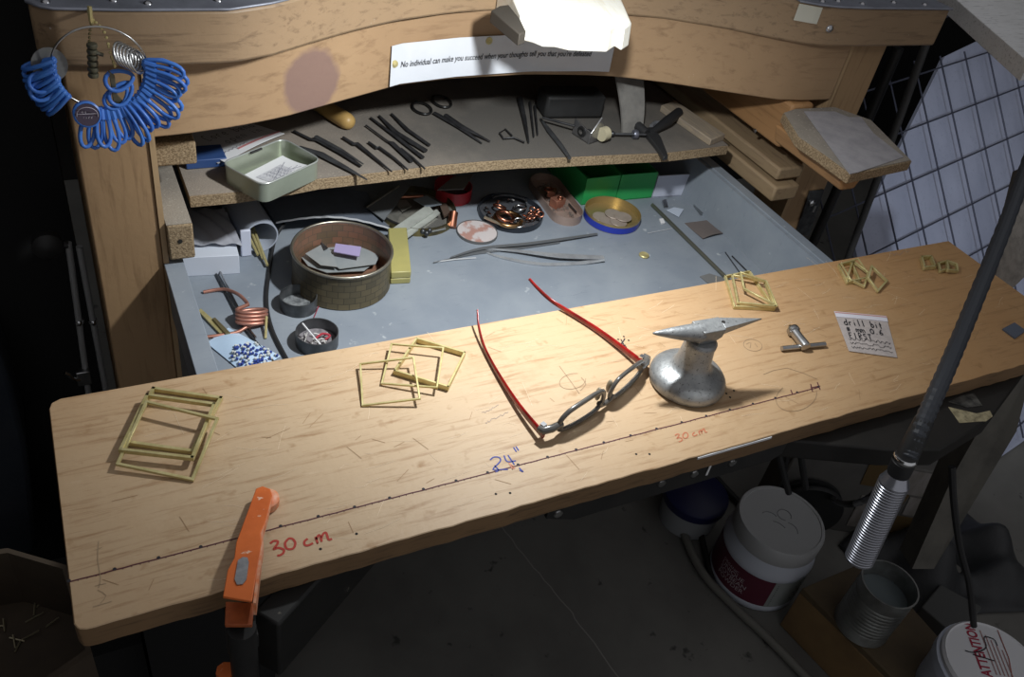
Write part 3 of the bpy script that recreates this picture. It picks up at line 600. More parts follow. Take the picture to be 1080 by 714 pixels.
# ---------------------------------------------------------------- in the drawer
D = DZ
def AF(x, y, h=0.0): return A(x, y, D+h)
def disc(name, label, cat, c, r, h, wallm, floorm, group=None, t=.0012, fl=.001, n=36, ry=None):
    t_ = thing(name, label, cat, c, group)
    obj('wall', M().pan(circ(c, r, n, ry), c[2], h, t, fl), wallm, t_)
    if floorm: obj('base_lining', M().prism([(x, y, c[2]+fl) for x, y in circ(c, r-t*1.05, n, (ry-t*1.05) if ry else None)], (0, 0, .0004)), floorm, t_)
    return t_
# big round tin with scrap sheet
a, b, c_, d_ = AF(310, 262, .043), AF(411, 262, .043), AF(362, 232, .043), AF(360, 295, .043)
tc_ = V((((a+b)/2).x, ((c_+d_)/2).y, D)); tr_ = ((a-b).length+(c_-d_).length)/4
tin = thing('round_tin', 'large round tin with printed brick pattern holding offcuts of sheet metal', 'tin', tc_)
def brick_mat(name, c1, c2, mo, rough=.45):
    m = mat(name, c1, rough, .2); nt = m.node_tree; N, L = nt.nodes, nt.links
    tcn = N['Texture Coordinate']; sx = N.new('ShaderNodeSeparateXYZ'); L.new(tcn.outputs['Object'], sx.inputs[0])
    at = N.new('ShaderNodeMath'); at.operation = 'ARCTAN2'; L.new(sx.outputs[1], at.inputs[0]); L.new(sx.outputs[0], at.inputs[1])
    mu = N.new('ShaderNodeMath'); mu.operation = 'MULTIPLY'; mu.inputs[1].default_value = .05; L.new(at.outputs[0], mu.inputs[0])
    cb = N.new('ShaderNodeCombineXYZ'); L.new(mu.outputs[0], cb.inputs[0]); L.new(sx.outputs[2], cb.inputs[1])
    br = N.new('ShaderNodeTexBrick'); br.inputs['Scale'].default_value = 70; br.inputs['Color1'].default_value = (*c1, 1); br.inputs['Color2'].default_value = (*c2, 1); br.inputs['Mortar'].default_value = (*mo, 1)
    br.inputs['Mortar Size'].default_value = .025; br.inputs['Brick Width'].default_value = .8; br.inputs['Row Height'].default_value = .55; L.new(cb.outputs[0], br.inputs['Vector']); L.new(br.outputs[0], N['Principled BSDF'].inputs['Base Color'])
    return m
k = 48; prof = [(tr_*.985, 0), (tr_, .0015), (tr_*.985, .003), (tr_*.985, .038), (tr_, .0385), (tr_*1.005, .041), (tr_, .043)]
obj('outer_wall', M().lathe(tc_, prof+[(tr_*.975, .043), (tr_*.97, .038)], k, closed=False), brick_mat('tin_print', (.13, .105, .06), (.085, .072, .045), (.05, .043, .03)), tin)
tin.children[0].data.polygons[0].use_smooth = False
obj('inner_wall', M().lathe(tc_, [(tr_*.968, .042), (tr_*.965, .004), (.001, .0036)], k), brick_mat('tin_inner', (.25, .125, .08), (.15, .105, .065), (.11, .085, .06)), tin)
me = tin.children[0].data
import bmesh
for o_ in list(tin.children):      # leave the tin open at the top
    bm = bmesh.new(); bm.from_mesh(o_.data); big = [f for f in bm.faces if len(f.verts) > 20 and f.calc_center_median().z > .02]
    bmesh.ops.delete(bm, geom=big, context='FACES_ONLY'); bm.to_mesh(o_.data); bm.free()
obj('rim', M().tube([(x, y, D+.0425) for x, y in circ(tc_, tr_*.99, 48)], .0016, 8, True), mat('tin_rim', (.42, .39, .32), .35, .9), tin, smooth=70)
SG = 'offcuts of sheet metal in the round tin'
shm = mat('grey_sheet', (.30, .33, .34), .5, .3, col2=(.36, .38, .38), scale=30)
for px, zz, lb in (([(315, 268), (335, 252), (388, 255), (403, 271), (384, 286), (345, 288), (325, 281)], .009, 'broad pale grey metal sheet filling the bottom of the round tin'),
                   ([(336, 268), (372, 258), (401, 268), (396, 279), (358, 284)], .013, 'grey metal sheet leaning right of centre in the round tin'),
                   ([(322, 268), (340, 258), (352, 270), (356, 282), (338, 280)], .016, 'narrow grey metal strip at the left in the round tin')):
    tag(obj('metal_sheet', M().plate([AF(x, y, zz) for x, y in px], .0008), shm), lb, 'sheet metal', SG)
tag(obj('metal_sheet', M().plate([AF(352, 266, .021), AF(354, 257.5, .021), AF(381, 261, .021), AF(379, 271, .021)], .001), mat('lilac_film', (.34, .29, .48), .5)), 'small lilac coated metal sheet lying on top in the round tin', 'sheet metal', SG)
tag(obj('metal_sheet', M().plate([AF(338, 255, .018), AF(346, 262, .018), AF(342, 264, .018)], .0008), MT['darksteel']), 'tiny dark pointed metal scrap standing in the round tin', 'sheet metal', SG)
# olive box
ob = thing('olive_box', 'narrow olive yellow plastic box with lid beside the round tin', 'box', AF(420, 290))
om_ = mat('olive_plastic', (.40, .36, .13), .4, col2=(.34, .31, .12), scale=20)
f0, f1, b1, b0 = AF(411.5, 300), AF(432.5, 299), AF(428, 252), AF(408, 254)
b0 = f0+(b1-f1)
for nm, z0, z1, sh_ in (('base', 0, .0075, .0), ('lid', .0078, .0165, .0006)):
    obj(nm, M().prism([p+V((0, 0, z0)) for p in (f0, f1, b1, b0)], (0, 0, z1-z0)), om_, ob, bev=.0012)
# two small dark pots
potm = mat('dark_tin_pot', (.075, .08, .085), .4, .6, col2=(.14, .145, .15), scale=50)
for (xa, ya, xb, yb, xc, yc, xd, yd), lb, flo in (((294, 309, 334, 310, 313, 299, 314, 324), 'small round black pot with grey powder, left of the round tin', mat('grey_powder', (.22, .23, .235), .9, col2=(.08, .085, .09), scale=160)),
                                    ((311, 348, 357, 349, 335, 336, 334, 363), 'small round black pot with wire scraps, closest to the board', mat('pale_dust', (.24, .22, .23), .9, col2=(.12, .11, .12), scale=160))):
    hh = .0155; cx_ = V((((AF(xa, ya, hh)+AF(xb, yb, hh))/2).x, ((AF(xc, yc, hh)+AF(xd, yd, hh))/2).y, D)); rr_ = (AF(xa, ya, hh)-AF(xb, yb, hh)).length/2
    pt_ = disc('small_pot', lb, 'pot', cx_, rr_, hh, potm, flo, 'small black pots in the drawer', .0009, .002, 32)
    last = (cx_, rr_)
m = M()
for i in range(26):
    a_ = rnd.uniform(0, 6.28); q = last[0]+V((rnd.uniform(-.013, .010), rnd.uniform(-.009, .009), .0030+rnd.uniform(0, .003))); l_ = rnd.uniform(.003, .007)
    m.tube([q, q+V((l_*math.cos(a_), l_*math.sin(a_), rnd.uniform(0, .0015)))], .0006, 5)
tag(obj('wire_scraps', m, mat('pale_scrap', (.6, .58, .56), .4, .3)), 'pale wire scraps heaped in the black pot nearest the board', 'scraps', kind='stuff')
tag(obj('cord', M().tube(smooth_pts([AF(333, 357, .006), AF(340, 352, .008), AF(348, 354, .007), AF(343, 358, .005)], 4), .0012, 6), mat('red_cord', (.4, .04, .06), .6)), 'short dark red cord among the scraps in the black pot', 'cord')
tag(obj('thin_stick', M().tube([AF(319, 341, .018), AF(340, 366, .006)], .0009, 6), MT['paper']), 'thin white stick leaning in the black pot nearest the board', 'stick')
tag(obj('red_wire', M().tube([AF(331, 335, .001), AF(337, 321, .001)], .0005, 5), mat('red_enamel', (.28, .03, .05), .5)), 'short fine red wire on the drawer floor between the black pots', 'wire')
# shallow gilt tray with glass and metal scraps
bt = disc('gilt_tray', 'shallow gold rimmed round lid full of glass and metal offcuts', 'tray', AF(438, 226)+V((0, 0, 0)), .050, .011, mat('gilt_tin', (.26, .21, .09), .35, .8, col2=(.08, .07, .05), scale=20), mat('tray_lining', (.22, .21, .18), .6, .3, col2=(.12, .11, .10), scale=60), t=.001, fl=.0015)
bc = BASE[bt]; OG = 'offcuts in the gilt tray'
def slab(name, px, h, t, mt, label, cat, group=None):
    return tag(obj(name, M().plate([AF(x, y, h) for x, y in px], t), mt, None), label, cat, group)
glm = mat('glass_strip', (.42, .44, .40), .12, spec=.9, coat=.5, col2=(.33, .34, .31), scale=40)
pw = mat('pewter_sheet', (.30, .29, .26), .45, .5, col2=(.2, .195, .17), scale=40)
slab('glass_strip', [(413, 243), (420, 249), (457, 224), (451, 217)], .012, .002, glm, 'broad clear glass strip lying across the gilt tray', 'glass strip', OG)
slab('glass_strip', [(424, 248), (429, 252), (464, 226), (460, 222)], .009, .002, glm, 'second glass strip lower right in the gilt tray', 'glass strip', OG)
slab('metal_offcut', [(398, 222), (412, 214), (426, 220), (418, 236), (404, 240)], .005, .001, pw, 'dull grey metal sheet at the left side of the gilt tray', 'metal offcut', OG)
slab('metal_offcut', [(436, 211), (450, 207), (466, 216), (450, 219)], .013, .001, mat('pale_sheet', (.36, .42, .47), .4, .4), 'pale blue grey curved offcut at the top of the gilt tray', 'metal offcut', OG)
slab('metal_offcut', [(440, 240), (452, 229), (468, 234), (470, 242), (455, 245)], .006, .002, mat('bright_scrap', (.55, .54, .50), .25, .8), 'bright bent metal scrap at the right of the gilt tray', 'metal offcut', OG)
slab('metal_offcut', [(414, 213), (428, 211), (434, 218), (424, 224)], .007, .001, pw, 'small dull offcut behind the glass strips in the gilt tray', 'metal offcut', OG)
slab('metal_offcut', [(463, 217), (470, 216), (475, 226), (468, 230)], .008, .003, mat('brown_scrap', (.13, .09, .07), .5, .4), 'brown bent offcut at the right edge of the gilt tray', 'metal offcut', OG)
tag(obj('copper_tube', M().tube([AF(421, 208, .011), AF(446, 207, .011)], .0022, 10), MT['copper']), 'short copper tube across the back of the gilt tray', 'tube', OG)
m = M().lathe(AF(476, 240, .002), [(.0062, 0), (.0055, .012), (.0055, .020), (.0044, .020), (.0044, .004), (0, .004)], 16, AF(479, 222, .016)-AF(476, 240, .002))
tag(obj('copper_ferrule', m, MT['copper']), 'open copper ferrule standing in the right edge of the gilt tray', 'ferrule', OG)
tag(obj('black_ring_band', M().tube([bc+V((p[0]-bc.x, p[1]-bc.y, .0128)) for p in circ(bc, .050, 40)[14:27]], .0013, 6), MT['black']), 'black cord lying around the left rim of the gilt tray', 'cord')
m = M()
for q in ((446, 244), (450, 246), (453, 243)): m.ball(AF(*q, .008), .0035, 8, 5)
tag(obj('dark_pebbles', m, MT['darksteel']), 'cluster of dark beads near the front of the gilt tray', 'beads', kind='stuff')
slab('acrylic_sheet', [(386, 219), (405, 233), (433, 196), (417, 186)], .013, .0012, mat('smoke_panel', (.16, .17, .18), .3, spec=.6), 'smoky grey plastic panel under the shelf behind the gilt tray', 'panel')
tag(obj('steel_strip', M().tube([AF(386, 219, .016), AF(421, 196, .016)], .0013, 6), MT['steel']), 'thin steel strip lying on the smoky panel', 'strip')
# red tin with its grey lid tipped open
rt_ = disc('red_tin', 'small red round tin under the shelf edge', 'tin', AF(477, 207, 0), .0245, .017, mat('red_tin_paint', (.42, .025, .035), .35), mat('red_tin_inside', (.2, .19, .19), .5, .5))
slab('grey_card', [(461, 201), (478, 187), (500, 184), (489, 200)], .022, .0012, mat('dull_card', (.15, .14, .13), .8), 'dull grey card lying over the red tin', 'card')
# pink disc lid
pk = disc('pink_dish', 'small shallow dish with pink and white swirls near the tweezers', 'dish', AF(503, 246), .0255, .0035, mat('dish_edge', (.12, .12, .12), .4), mat('pink_swirl', (.42, .24, .20), .4, col2=(.56, .51, .50), scale=45, lo=.45, hi=.52), t=.001, fl=.0022)
# black tray of copper rings
kt = disc('black_tray', 'round black lid heaped with copper rings and wire', 'tray', AF(538, 227), .042, .008, mat('black_tin', (.03, .035, .045), .35, .3), mat('tray_inside', (.20, .21, .23), .35, .6, col2=(.11, .115, .13), scale=40))
kc = BASE[kt]; RG = 'rings in the black lid'
def ring(c, r, w_, mt, label, name='copper_ring', cat='ring', tilt=(0, 0, 1), group=RG):
    x, y, d = frame_of(tilt); P = [V(c)+x*r*math.cos(2*math.pi*i/20)+y*r*math.sin(2*math.pi*i/20) for i in range(20)]
    return tag(obj(name, M().tube(P, w_, 7, True), mt, None, smooth=70), label, cat, group)
ring(AF(536, 231, .010), .0165, .0030, mat('bronze', (.50, .30, .14), .28, 1.0), 'largest bronze ring in the middle of the black lid')
ring(AF(533, 228, .014), .0105, .0022, MT['copper'], 'medium copper ring inside the largest ring', tilt=(.2, -.1, 1))
ring(AF(527, 218, .009), .0080, .0014, MT['copper'], 'thin copper ring at the back left of the black lid', tilt=(.3, .2, 1))
ring(AF(548, 219, .009), .0085, .0015, MT['steel'], 'thin steel ring at the back right of the black lid', 'steel_ring', tilt=(-.2, .3, 1))
ring(AF(547, 235, .011), .0075, .0013, MT['steel'], 'thin steel ring at the front right of the black lid', 'steel_ring', tilt=(-.3, -.2, 1))
for i, (x, y) in enumerate(((559, 225), (562, 221), (566, 226), (562, 229), (567, 221), (570, 226), (558, 230))):
    ring(AF(x, y, .010+.002*(i % 3)), .0042, .0010, MT['copper'], 'little copper jump ring in the cluster on the right rim of the black lid', 'jump_ring', 'ring', (rnd.uniform(-.8, .8), rnd.uniform(-.8, .8), 1), 'copper jump rings on the rim of the black lid')
for i, (x, y) in enumerate(((519, 224), (524, 231), (556, 232), (543, 213), (529, 213), (553, 214), (541, 224), (516, 219))):
    a_ = rnd.uniform(0, 3.1); c0 = AF(x, y, .0075); P_ = [c0+V((.009*math.cos(a_+k*.5)*(.4+.2*k), .009*math.sin(a_+k*.5)*(.4+.2*k), .001*k)) for k in range(4)]
    tag(obj('wire_curl', M().tube(smooth_pts(P_, 3), .0011, 6), MT['steel'] if i % 2 else MT['copper']), ('copper curl at the far left of the black lid', 'steel curl at the front left of the black lid', 'copper curl at the front right of the black lid', 'steel curl at the back middle of the black lid', 'copper curl at the back left of the black lid', 'steel curl at the back right of the black lid', 'copper curl inside the large bronze ring of the black lid', 'steel curl against the left rim of the black lid')[i], 'wire', 'curls of wire in the black lid')
tag(obj('steel_band', M().tube([kc+V((p[0]-kc.x, p[1]-kc.y, .011)) for p in circ(kc, .031, 40)[3:14]], .0016, 6), MT['darksteel']), 'dark curved steel band along the back of the black lid', 'band')
tag(obj('bronze_strip', M().tube([AF(511, 229, .011), AF(529, 237, .010)], .0018, 6), mat('pale_bronze', (.62, .52, .38), .3, .8)), 'pale bronze strip on the front left rim of the black lid', 'strip')
# oval tin with copper findings
p1, p2 = AF(574, 199), AF(596, 229); ax_ = (p2-p1); ax_.z = 0; L2 = ax_.length; ax_.normalize(); sx_ = V((-ax_.y, ax_.x, 0)); rw = .0215
out = [tuple((p2+ax_*0+ax_*rw*math.cos(t)+sx_*rw*math.sin(t))[:2]) for t in [-math.pi/2+math.pi*i/12 for i in range(13)]]+[tuple((p1-ax_*rw*math.cos(t)-sx_*rw*math.sin(t))[:2]) for t in [-math.pi/2+math.pi*i/12 for i in range(13)]]
ot = thing('oval_tin', 'oval tin with copper blocks and findings left of the green bins', 'tin', (p1+p2)/2)
obj('wall', M().pan(out, D, .012, .001, .0015), mat('oval_tin_metal', (.42, .31, .26), .4, .4, col2=(.33, .24, .20), scale=40), ot)
cc = (p1+p2)/2
cbm = mat('copper_block', (.46, .21, .14), .45, .6, col2=(.33, .13, .09), scale=60)
CG = 'copper pieces in the oval tin'
tag(obj('copper_block', M().box(AF(588, 213, .008), (.017, .013, .012), .3), cbm, None, bev=.0006), 'largest copper block in the middle of the oval tin', 'copper piece', CG)
tag(obj('copper_block', M().box(AF(582, 203, .007), (.014, .010, .009), .9), cbm, None, bev=.0006), 'smaller copper block behind the largest in the oval tin', 'copper piece', CG)
ring(AF(579, 200, .0125), .0055, .0014, MT['copper'], 'copper ring on the smaller block in the oval tin', group=CG)
ring(AF(591, 209, .0155), .0032, .0010, MT['copper'], 'tiny copper ring on the largest block in the oval tin', group=CG)
tag(obj('steel_pin', M().tube([AF(600, 215, .006), AF(608, 224, .006)], .0012, 6), MT['darksteel']), 'dark steel pin along the right side of the oval tin', 'pin')
m = M()
for i in range(40): q = cc+ax_*rnd.uniform(-.5, .5)*L2*1.25+sx_*rnd.uniform(-.014, .014); m.ball((q.x, q.y, D+.003), rnd.uniform(.0012, .003), 6, 4)
tag(obj('metal_bits', m, mat('bits', (.5, .42, .38), .3, .8)), 'loose bright metal bits on the bottom of the oval tin', 'scraps', kind='stuff')
# bins
BIN = mat('green_plastic', (.03, .34, .09), .35)
def bin_(px0, px1, depth, h, mt, label, name, sl=0.0):
    a, b = AF(*px0), AF(*px1); dv = (b-a); dv.z = 0; e_ = dv.normalized(); nv = V((-e_.y, e_.x, 0)); b2, a2 = b+nv*depth, a+nv*depth
    t = thing(name, label, 'bin', (a+b)/2, 'plastic bins at the back right of the drawer'); th = .0016
    q = [a, b, b2, a2]; qi = [a+e_*th+nv*th, b-e_*th+nv*th, b2-e_*th-nv*th, a2+e_*th-nv*th]
    for i, nm in enumerate(('front_wall', 'side_wall', 'back_wall', 'side_wall')):
        j = (i+1) % 4; obj(nm, M().prism([q[i], q[j], qi[j], qi[i]], (0, 0, h)), mt, t)
    obj('bottom', M().prism(q, (0, 0, th)), mt, t); return t
bin_((613, 216.5), (648, 212), .105, .0400, BIN, 'left green plastic bin under the shelf, beside the oval tin', 'green_bin')
bin_((649, 212), (686.5, 208.5), .105, .0400, BIN, 'right green plastic bin under the shelf, beside the frosted bin', 'green_bin')
bin_((688, 208.5), (724, 206), .105, .034, MT['frost'], 'frosted white plastic bin beside the right green bin', 'frosted_bin')
# blue and gold lid with metal discs
bl = thing('lid', 'round lid, blue outside and gold inside, in front of the green bins', 'lid', AF(644, 230))
blc = AF(644.5, 231); blc.z = D; rr_ = (AF(616, 227, .010)-AF(672.5, 227, .010)).length/2
obj('outer_wall', M().lathe(blc, [(rr_*.97, 0), (rr_, .001), (rr_, .0095)], 40, top=False), mat('blue_enamel', (.02, .04, .36), .3, spec=.6), bl)
obj('inner_dish', M().pan(circ(blc, rr_*.995, 40), D+.0006, .0118, .0009, .002), mat('gold_lacquer', (.50, .38, .18), .3, .7), bl)
for i, (x, y) in enumerate(((634, 229), (641, 234), (652, 234), (647, 226), (657, 229))):
    tag(obj('metal_disc', M().lathe(AF(x, y, .0032+.0011*i), [(.0115, 0), (.0118, .0005), (.0115, .001)], 22, (rnd.uniform(-.05, .05), rnd.uniform(-.05, .05), 1)), mat('disc_metal', (.48, .40, .34), .45, .4, col2=(.40, .33, .28), scale=50)),
        ('leftmost pale metal disc in the blue lid', 'front left pale metal disc in the blue lid', 'front right pale metal disc in the blue lid', 'rear pale metal disc in the blue lid', 'topmost pale metal disc in the blue lid')[i], 'disc', 'pale metal discs in the blue lid')
# tweezers, rods and small bits on the drawer floor
def tweezer(label, arms, w_, mt, join, group=None):
    t = thing('tweezers', label, 'tweezers', join, group)
    for P, ws in arms:
        P = smooth_pts(P, 4); n = len(P); m = M(); vs = []
        for i, p in enumerate(P):
            d = (P[min(i+1, n-1)]-P[max(i-1, 0)]); s_ = d.cross(V((0, 0, 1))).normalized(); q = i/(n-1)*(len(ws)-1); k = int(min(q, len(ws)-2)); ww = ws[k]+(ws[k+1]-ws[k])*(q-k)
            vs += [p-s_*ww/2, p+s_*ww/2, p+s_*ww/2+V((0, 0, .0011)), p-s_*ww/2+V((0, 0, .0011))]
        m.add(vs, [(4*i+j, 4*i+(j+1) % 4, 4*i+4+(j+1) % 4, 4*i+4+j) for i in range(n-1) for j in range(4)]+[(3, 2, 1, 0), (4*n-4, 4*n-3, 4*n-2, 4*n-1)]); obj('arm', m, mt, t)
    return t
ts = mat('tweezer_steel', (.52, .54, .56), .3, .5, col2=(.40, .41, .43), scale=50)
tweezer('curved steel tweezers lying nearest the board on the drawer floor', [([AF(508, 262.5, .002), AF(545, 265, .004), AF(590, 270, .006), AF(637, 272, .004)], [.001, .004, .009, .007]),
        ([AF(508, 265, .0005), AF(530, 272, .0005), AF(570, 279, .0005), AF(610, 278, .0005), AF(637, 274, .003)], [.001, .0045, .0055, .006, .006])], .005, ts, AF(575, 272))
tweezer('straight pointed tweezers lying behind the curved pair', [([AF(457, 277.5, .001), AF(490, 270, .001), AF(510, 266, .001), AF(550, 261, .001), AF(590, 256, .001)], [.0008, .002, .005, .006, .003]),
        ([AF(475, 272, .004), AF(510, 262, .004), AF(560, 257, .005), AF(630, 247, .003)], [.001, .004, .0045, .003])], .005, mat('dull_tweezer_steel', (.25, .26, .27), .4, .6), AF(540, 262))
tag(obj('white_rod', M().tube([AF(458.5, 276.5, .0012), AF(480, 273.5, .0016), AF(502, 272, .0012)], .0009, 6), mat('pale_rod', (.6, .61, .62), .35, .3)), 'short thin pale rod left of the tweezers', 'rod')
tag(obj('steel_rod', M().tube([AF(688, 216, .0025), AF(772, 299, .0025)], .0026, 10), mat('olive_steel', (.20, .20, .16), .35, .7)), 'long dull steel rod running towards the board at right of the drawer', 'rod')
tag(obj('pale_rod', M().tube([AF(683, 246, .001), AF(709, 241, .001)], .0007, 6), mat('pale_wire', (.5, .52, .55), .4, .3)), 'very thin pale wire crossing under the long steel rod', 'wire')
cn = AF(679, 270); tag(obj('brass_coin', M().lathe(cn, [(.0062, 0), (.0066, .0008), (.0066, .002), (.0058, .0028), (.0048, .0024), (0, .0024)], 20), MT['brass']), 'small round brass button on the drawer floor', 'button')
m = M().sheet(lambda u, v: AF(722, 235.5).lerp(AF(745.5, 232.5), u).lerp(AF(741, 253).lerp(AF(762, 247.5), u), v)+V((0, 0, .0005+.004*v*v*math.sin(3.14*(.15+.7*u)))), 6, 6, .0006)
tag(obj('emery_patch', m, mat('brown_emery', (.15, .125, .115), .9, bump=.4, bscale=900)), 'small brown square of curled emery paper on the drawer floor', 'emery paper')
pm = mat('pale_scrap_paper', (.50, .56, .66), .7)
slab('paper_scrap', [(703, 222), (711, 219), (721, 221), (716, 229)], .0015, .0008, pm, 'torn pale paper scrap at the back right of the drawer', 'paper scrap', 'scraps near the long rod')
slab('paper_scrap', [(695, 232), (699, 231.5), (701, 236), (697, 237)], .0006, .002, MT['paper'], 'tiny white paper chip beside the long rod', 'paper scrap', 'scraps near the long rod')
slab('foil_scrap', [(730, 216), (736, 212), (740, 219), (744, 226), (739, 227)], .001, .003, MT['steel'], 'crumpled foil scrap near the drawer side', 'foil', None)
slab('foil_scrap', [(698, 213), (702, 212), (704, 219), (700, 219)], .001, .003, MT['steel'], 'tiny foil scrap behind the torn paper', 'foil', None)
slab('grey_chip', [(738, 292), (748, 289), (768, 295), (764, 302), (750, 302)], .0004, .001, mat('grey_chip', (.17, .17, .165), .6), 'flat grey metal chip beside the board at the right of the drawer', 'chip')
tag(obj('drill_bit', M().tube([AF(765, 266, .001), AF(782, 290, .001)], .0007, 6), MT['darksteel']), 'left one of two fine drill bits by the drawer side', 'drill bit', 'fine drill bits')
tag(obj('drill_bit', M().tube([AF(772, 270, .001), AF(792, 290, .001)], .0009, 6), MT['darksteel']), 'right one of two fine drill bits by the drawer side', 'drill bit', 'fine drill bits')
# left corner: box, bag, tube with brass rods, leather sheet, wires, coil, beads
wx = thing('white_box', 'small white card box in the left corner of the drawer', 'box', AF(220, 288))
f0, f1 = AF(184, 293), AF(253, 288.5); f0.x = .1275
obj('box_body', M().prism([f0, f1, f1+V((.006, .085, 0)), f0+V((.004, .085, 0))], (0, 0, .024)), MT['card'], wx, bev=.0006)
zz = D+.0245; a, b = A(198, 262, zz), A(256, 261, zz); a.x = max(a.x, .131)
m = M().sheet(lambda u, v: a.lerp(b, u)+V((-.004*v, .075*v, .003+.006*math.sin(3.1*u)*math.sin(3*v+.3)+.0015*math.sin(17*u+9*v))), 16, 12, .0004)
tag(obj('plastic_bag', m, mat('crinkled_film', (.42, .43, .48), .16, spec=.9, coat=.7)), 'crinkled clear plastic bag lying on the white card box', 'plastic bag')
mc = AF(275.5, 250, .0195); dv = V((-.10, 1, .0)).normalized(); R_ = .0192
pipe = thing('plastic_tube', 'pale plastic tube lying open towards the camera, with brass rods inside', 'tube', mc-V((0, 0, .0195)))
obj('pipe', M().lathe(mc, [(R_, 0), (R_, .16), (R_-.0016, .16), (R_-.0016, 0)], 32, dv, closed=True), mat('pale_pipe', (.42, .46, .54), .3, spec=.5), pipe)
obj('cap_flap', M().bx((mc.x-R_-.004, mc.y-.006, D+.0004), (mc.x-R_+.007, mc.y-.002, D+.034)), MT['frost'], pipe, bev=.001)
for i, ((x0, y0), (x1, y1)) in enumerate((((266, 247), (277.5, 273)), ((270, 246), (282, 280)), ((262, 249), (272, 269)))):
    tag(obj('brass_rod', M().tube([AF(x1, y1, .0040), AF(x0, y0, .014)+V((0, .02, 0))], .0016, 8), MT['brass']), ('middle brass rod poking out of the plastic tube', 'longest brass rod poking out of the plastic tube', 'shortest brass rod poking out of the plastic tube')[i], 'rod', 'brass rods in the plastic tube')
lz = lambda u, v: AF(291, 236, .018).lerp(AF(412, 243, .004), u).lerp(AF(268, 200, .018).lerp(AF(387, 204, .004), u), v)+V((0, 0, .012*math.sin(3.1*u)*(1-.3*v)))
lsh = tag(obj('leather_sheet', M().sheet(lz, 16, 8, .0012), mat('blue_grey_leather', (.13, .15, .185), .7, col2=(.10, .115, .145), scale=30, bump=.3)), 'blue grey leather sheet bulging under the shelf behind the round tin', 'leather sheet')
obj('torn_edge', M().ribbon([lz(u/16, .0)+V((0, -.0004, .0016+.0006*(u % 2))) for u in range(17)], .0022, (0, -1, .3)), mat('torn_edge', (.45, .46, .48), .8), lsh)
tag(obj('black_cable', M().tube(smooth_pts([AF(300, 236, .012), AF(290, 252, .004), AF(284, 285, .002), AF(281, 318, .002), AF(287, 348, .002), AF(303, 380, .002)], 6), .0021, 8), MT['rubber']), 'black cable curving along the left of the round tin', 'cable')
tag(obj('steel_wire', M().tube(smooth_pts([AF(228, 289, .002), AF(245, 322, .002), AF(258, 346, .002), AF(292, 385, .002)], 5), .0011, 8), MT['darksteel']), 'dark steel wire passing under the copper coil, left of the pair', 'wire', 'dark wires by the coil')
tag(obj('steel_wire', M().tube(smooth_pts([AF(232, 286, .004), AF(248, 318, .002), AF(262, 345, .002), AF(270, 356, .002)], 5), .0010, 8), MT['steel']), 'thin bright steel wire beside the dark one near the coil', 'wire', 'dark wires by the coil')
co = []
for i in range(64):
    t = i/64*2*math.pi*3.6; co.append(AF(265.5, 326+14*i/64, .004+.010*(1-i/64))+V((.0145*math.cos(t+2.6), .0075*math.sin(t+2.6), .003*math.sin(t))))
lead = smooth_pts([AF(214.5, 308, .002), AF(236, 305, .004), AF(252, 311, .010), AF(262, 321, .015)], 5)
tail = smooth_pts([co[-1], AF(262, 344, .004), AF(248, 351, .002), AF(214, 356, .002)], 5)
ccu = mat('copper_wire', (.58, .27, .2), .4, .6, col2=(.42, .2, .15), scale=50)
tag(obj('copper_coil', M().tube(lead+co+tail[1:], .0019, 7), ccu, None, smooth=70), 'coil of thick copper wire with long loose ends on the drawer floor', 'wire')
tag(obj('copper_rod', M().tube([AF(281, 334, .010), AF(280, 357, .001)], .0014, 7), MT['brass']), 'short brass pin hanging down beside the copper coil', 'pin')
slab('brass_strip', [(209, 329), (212, 327), (239, 351), (232, 353)], .001, .002, MT['brass'], 'flat brass strip lying left of the copper coil', 'strip')
slab('bronze_strip', [(224, 337), (227, 336), (243, 352), (238, 353)], .0035, .0015, mat('dull_bronze', (.30, .25, .13), .4, .7), 'dull bronze strip beside the brass strip', 'strip')
bb = lambda u, v: AF(218, 362, .001).lerp(AF(241, 346, .001), v).lerp(AF(262, 398, .001).lerp(AF(296, 376, .001), v), u)+V((0, 0, .006*math.sin(3.1*u)*math.sin(3.1*v)))
tag(obj('blue_pouch', M().sheet(bb, 10, 8, .0006), mat('pale_blue_film', (.48, .62, .78), .4, spec=.5)), 'pale blue pouch of beads against the back edge of the board', 'pouch')
m = M(); m2 = M()
for i in range(150):
    u, v = rnd.uniform(.35, .98), rnd.uniform(.05, .95)
    if u < .45+.25*abs(v-.35): continue
    (m if rnd.random() < .6 else m2).ball(bb(u, v)+V((0, 0, .0022)), .0016, 6, 4)
tag(obj('blue_beads', m, mat('blue_bead', (.04, .07, .30), .3)), 'dark blue seed beads in the pale blue pouch', 'beads', kind='stuff')
tag(obj('white_beads', m2, mat('white_bead', (.6, .62, .6), .4)), 'white seed beads in the pale blue pouch', 'beads', kind='stuff')

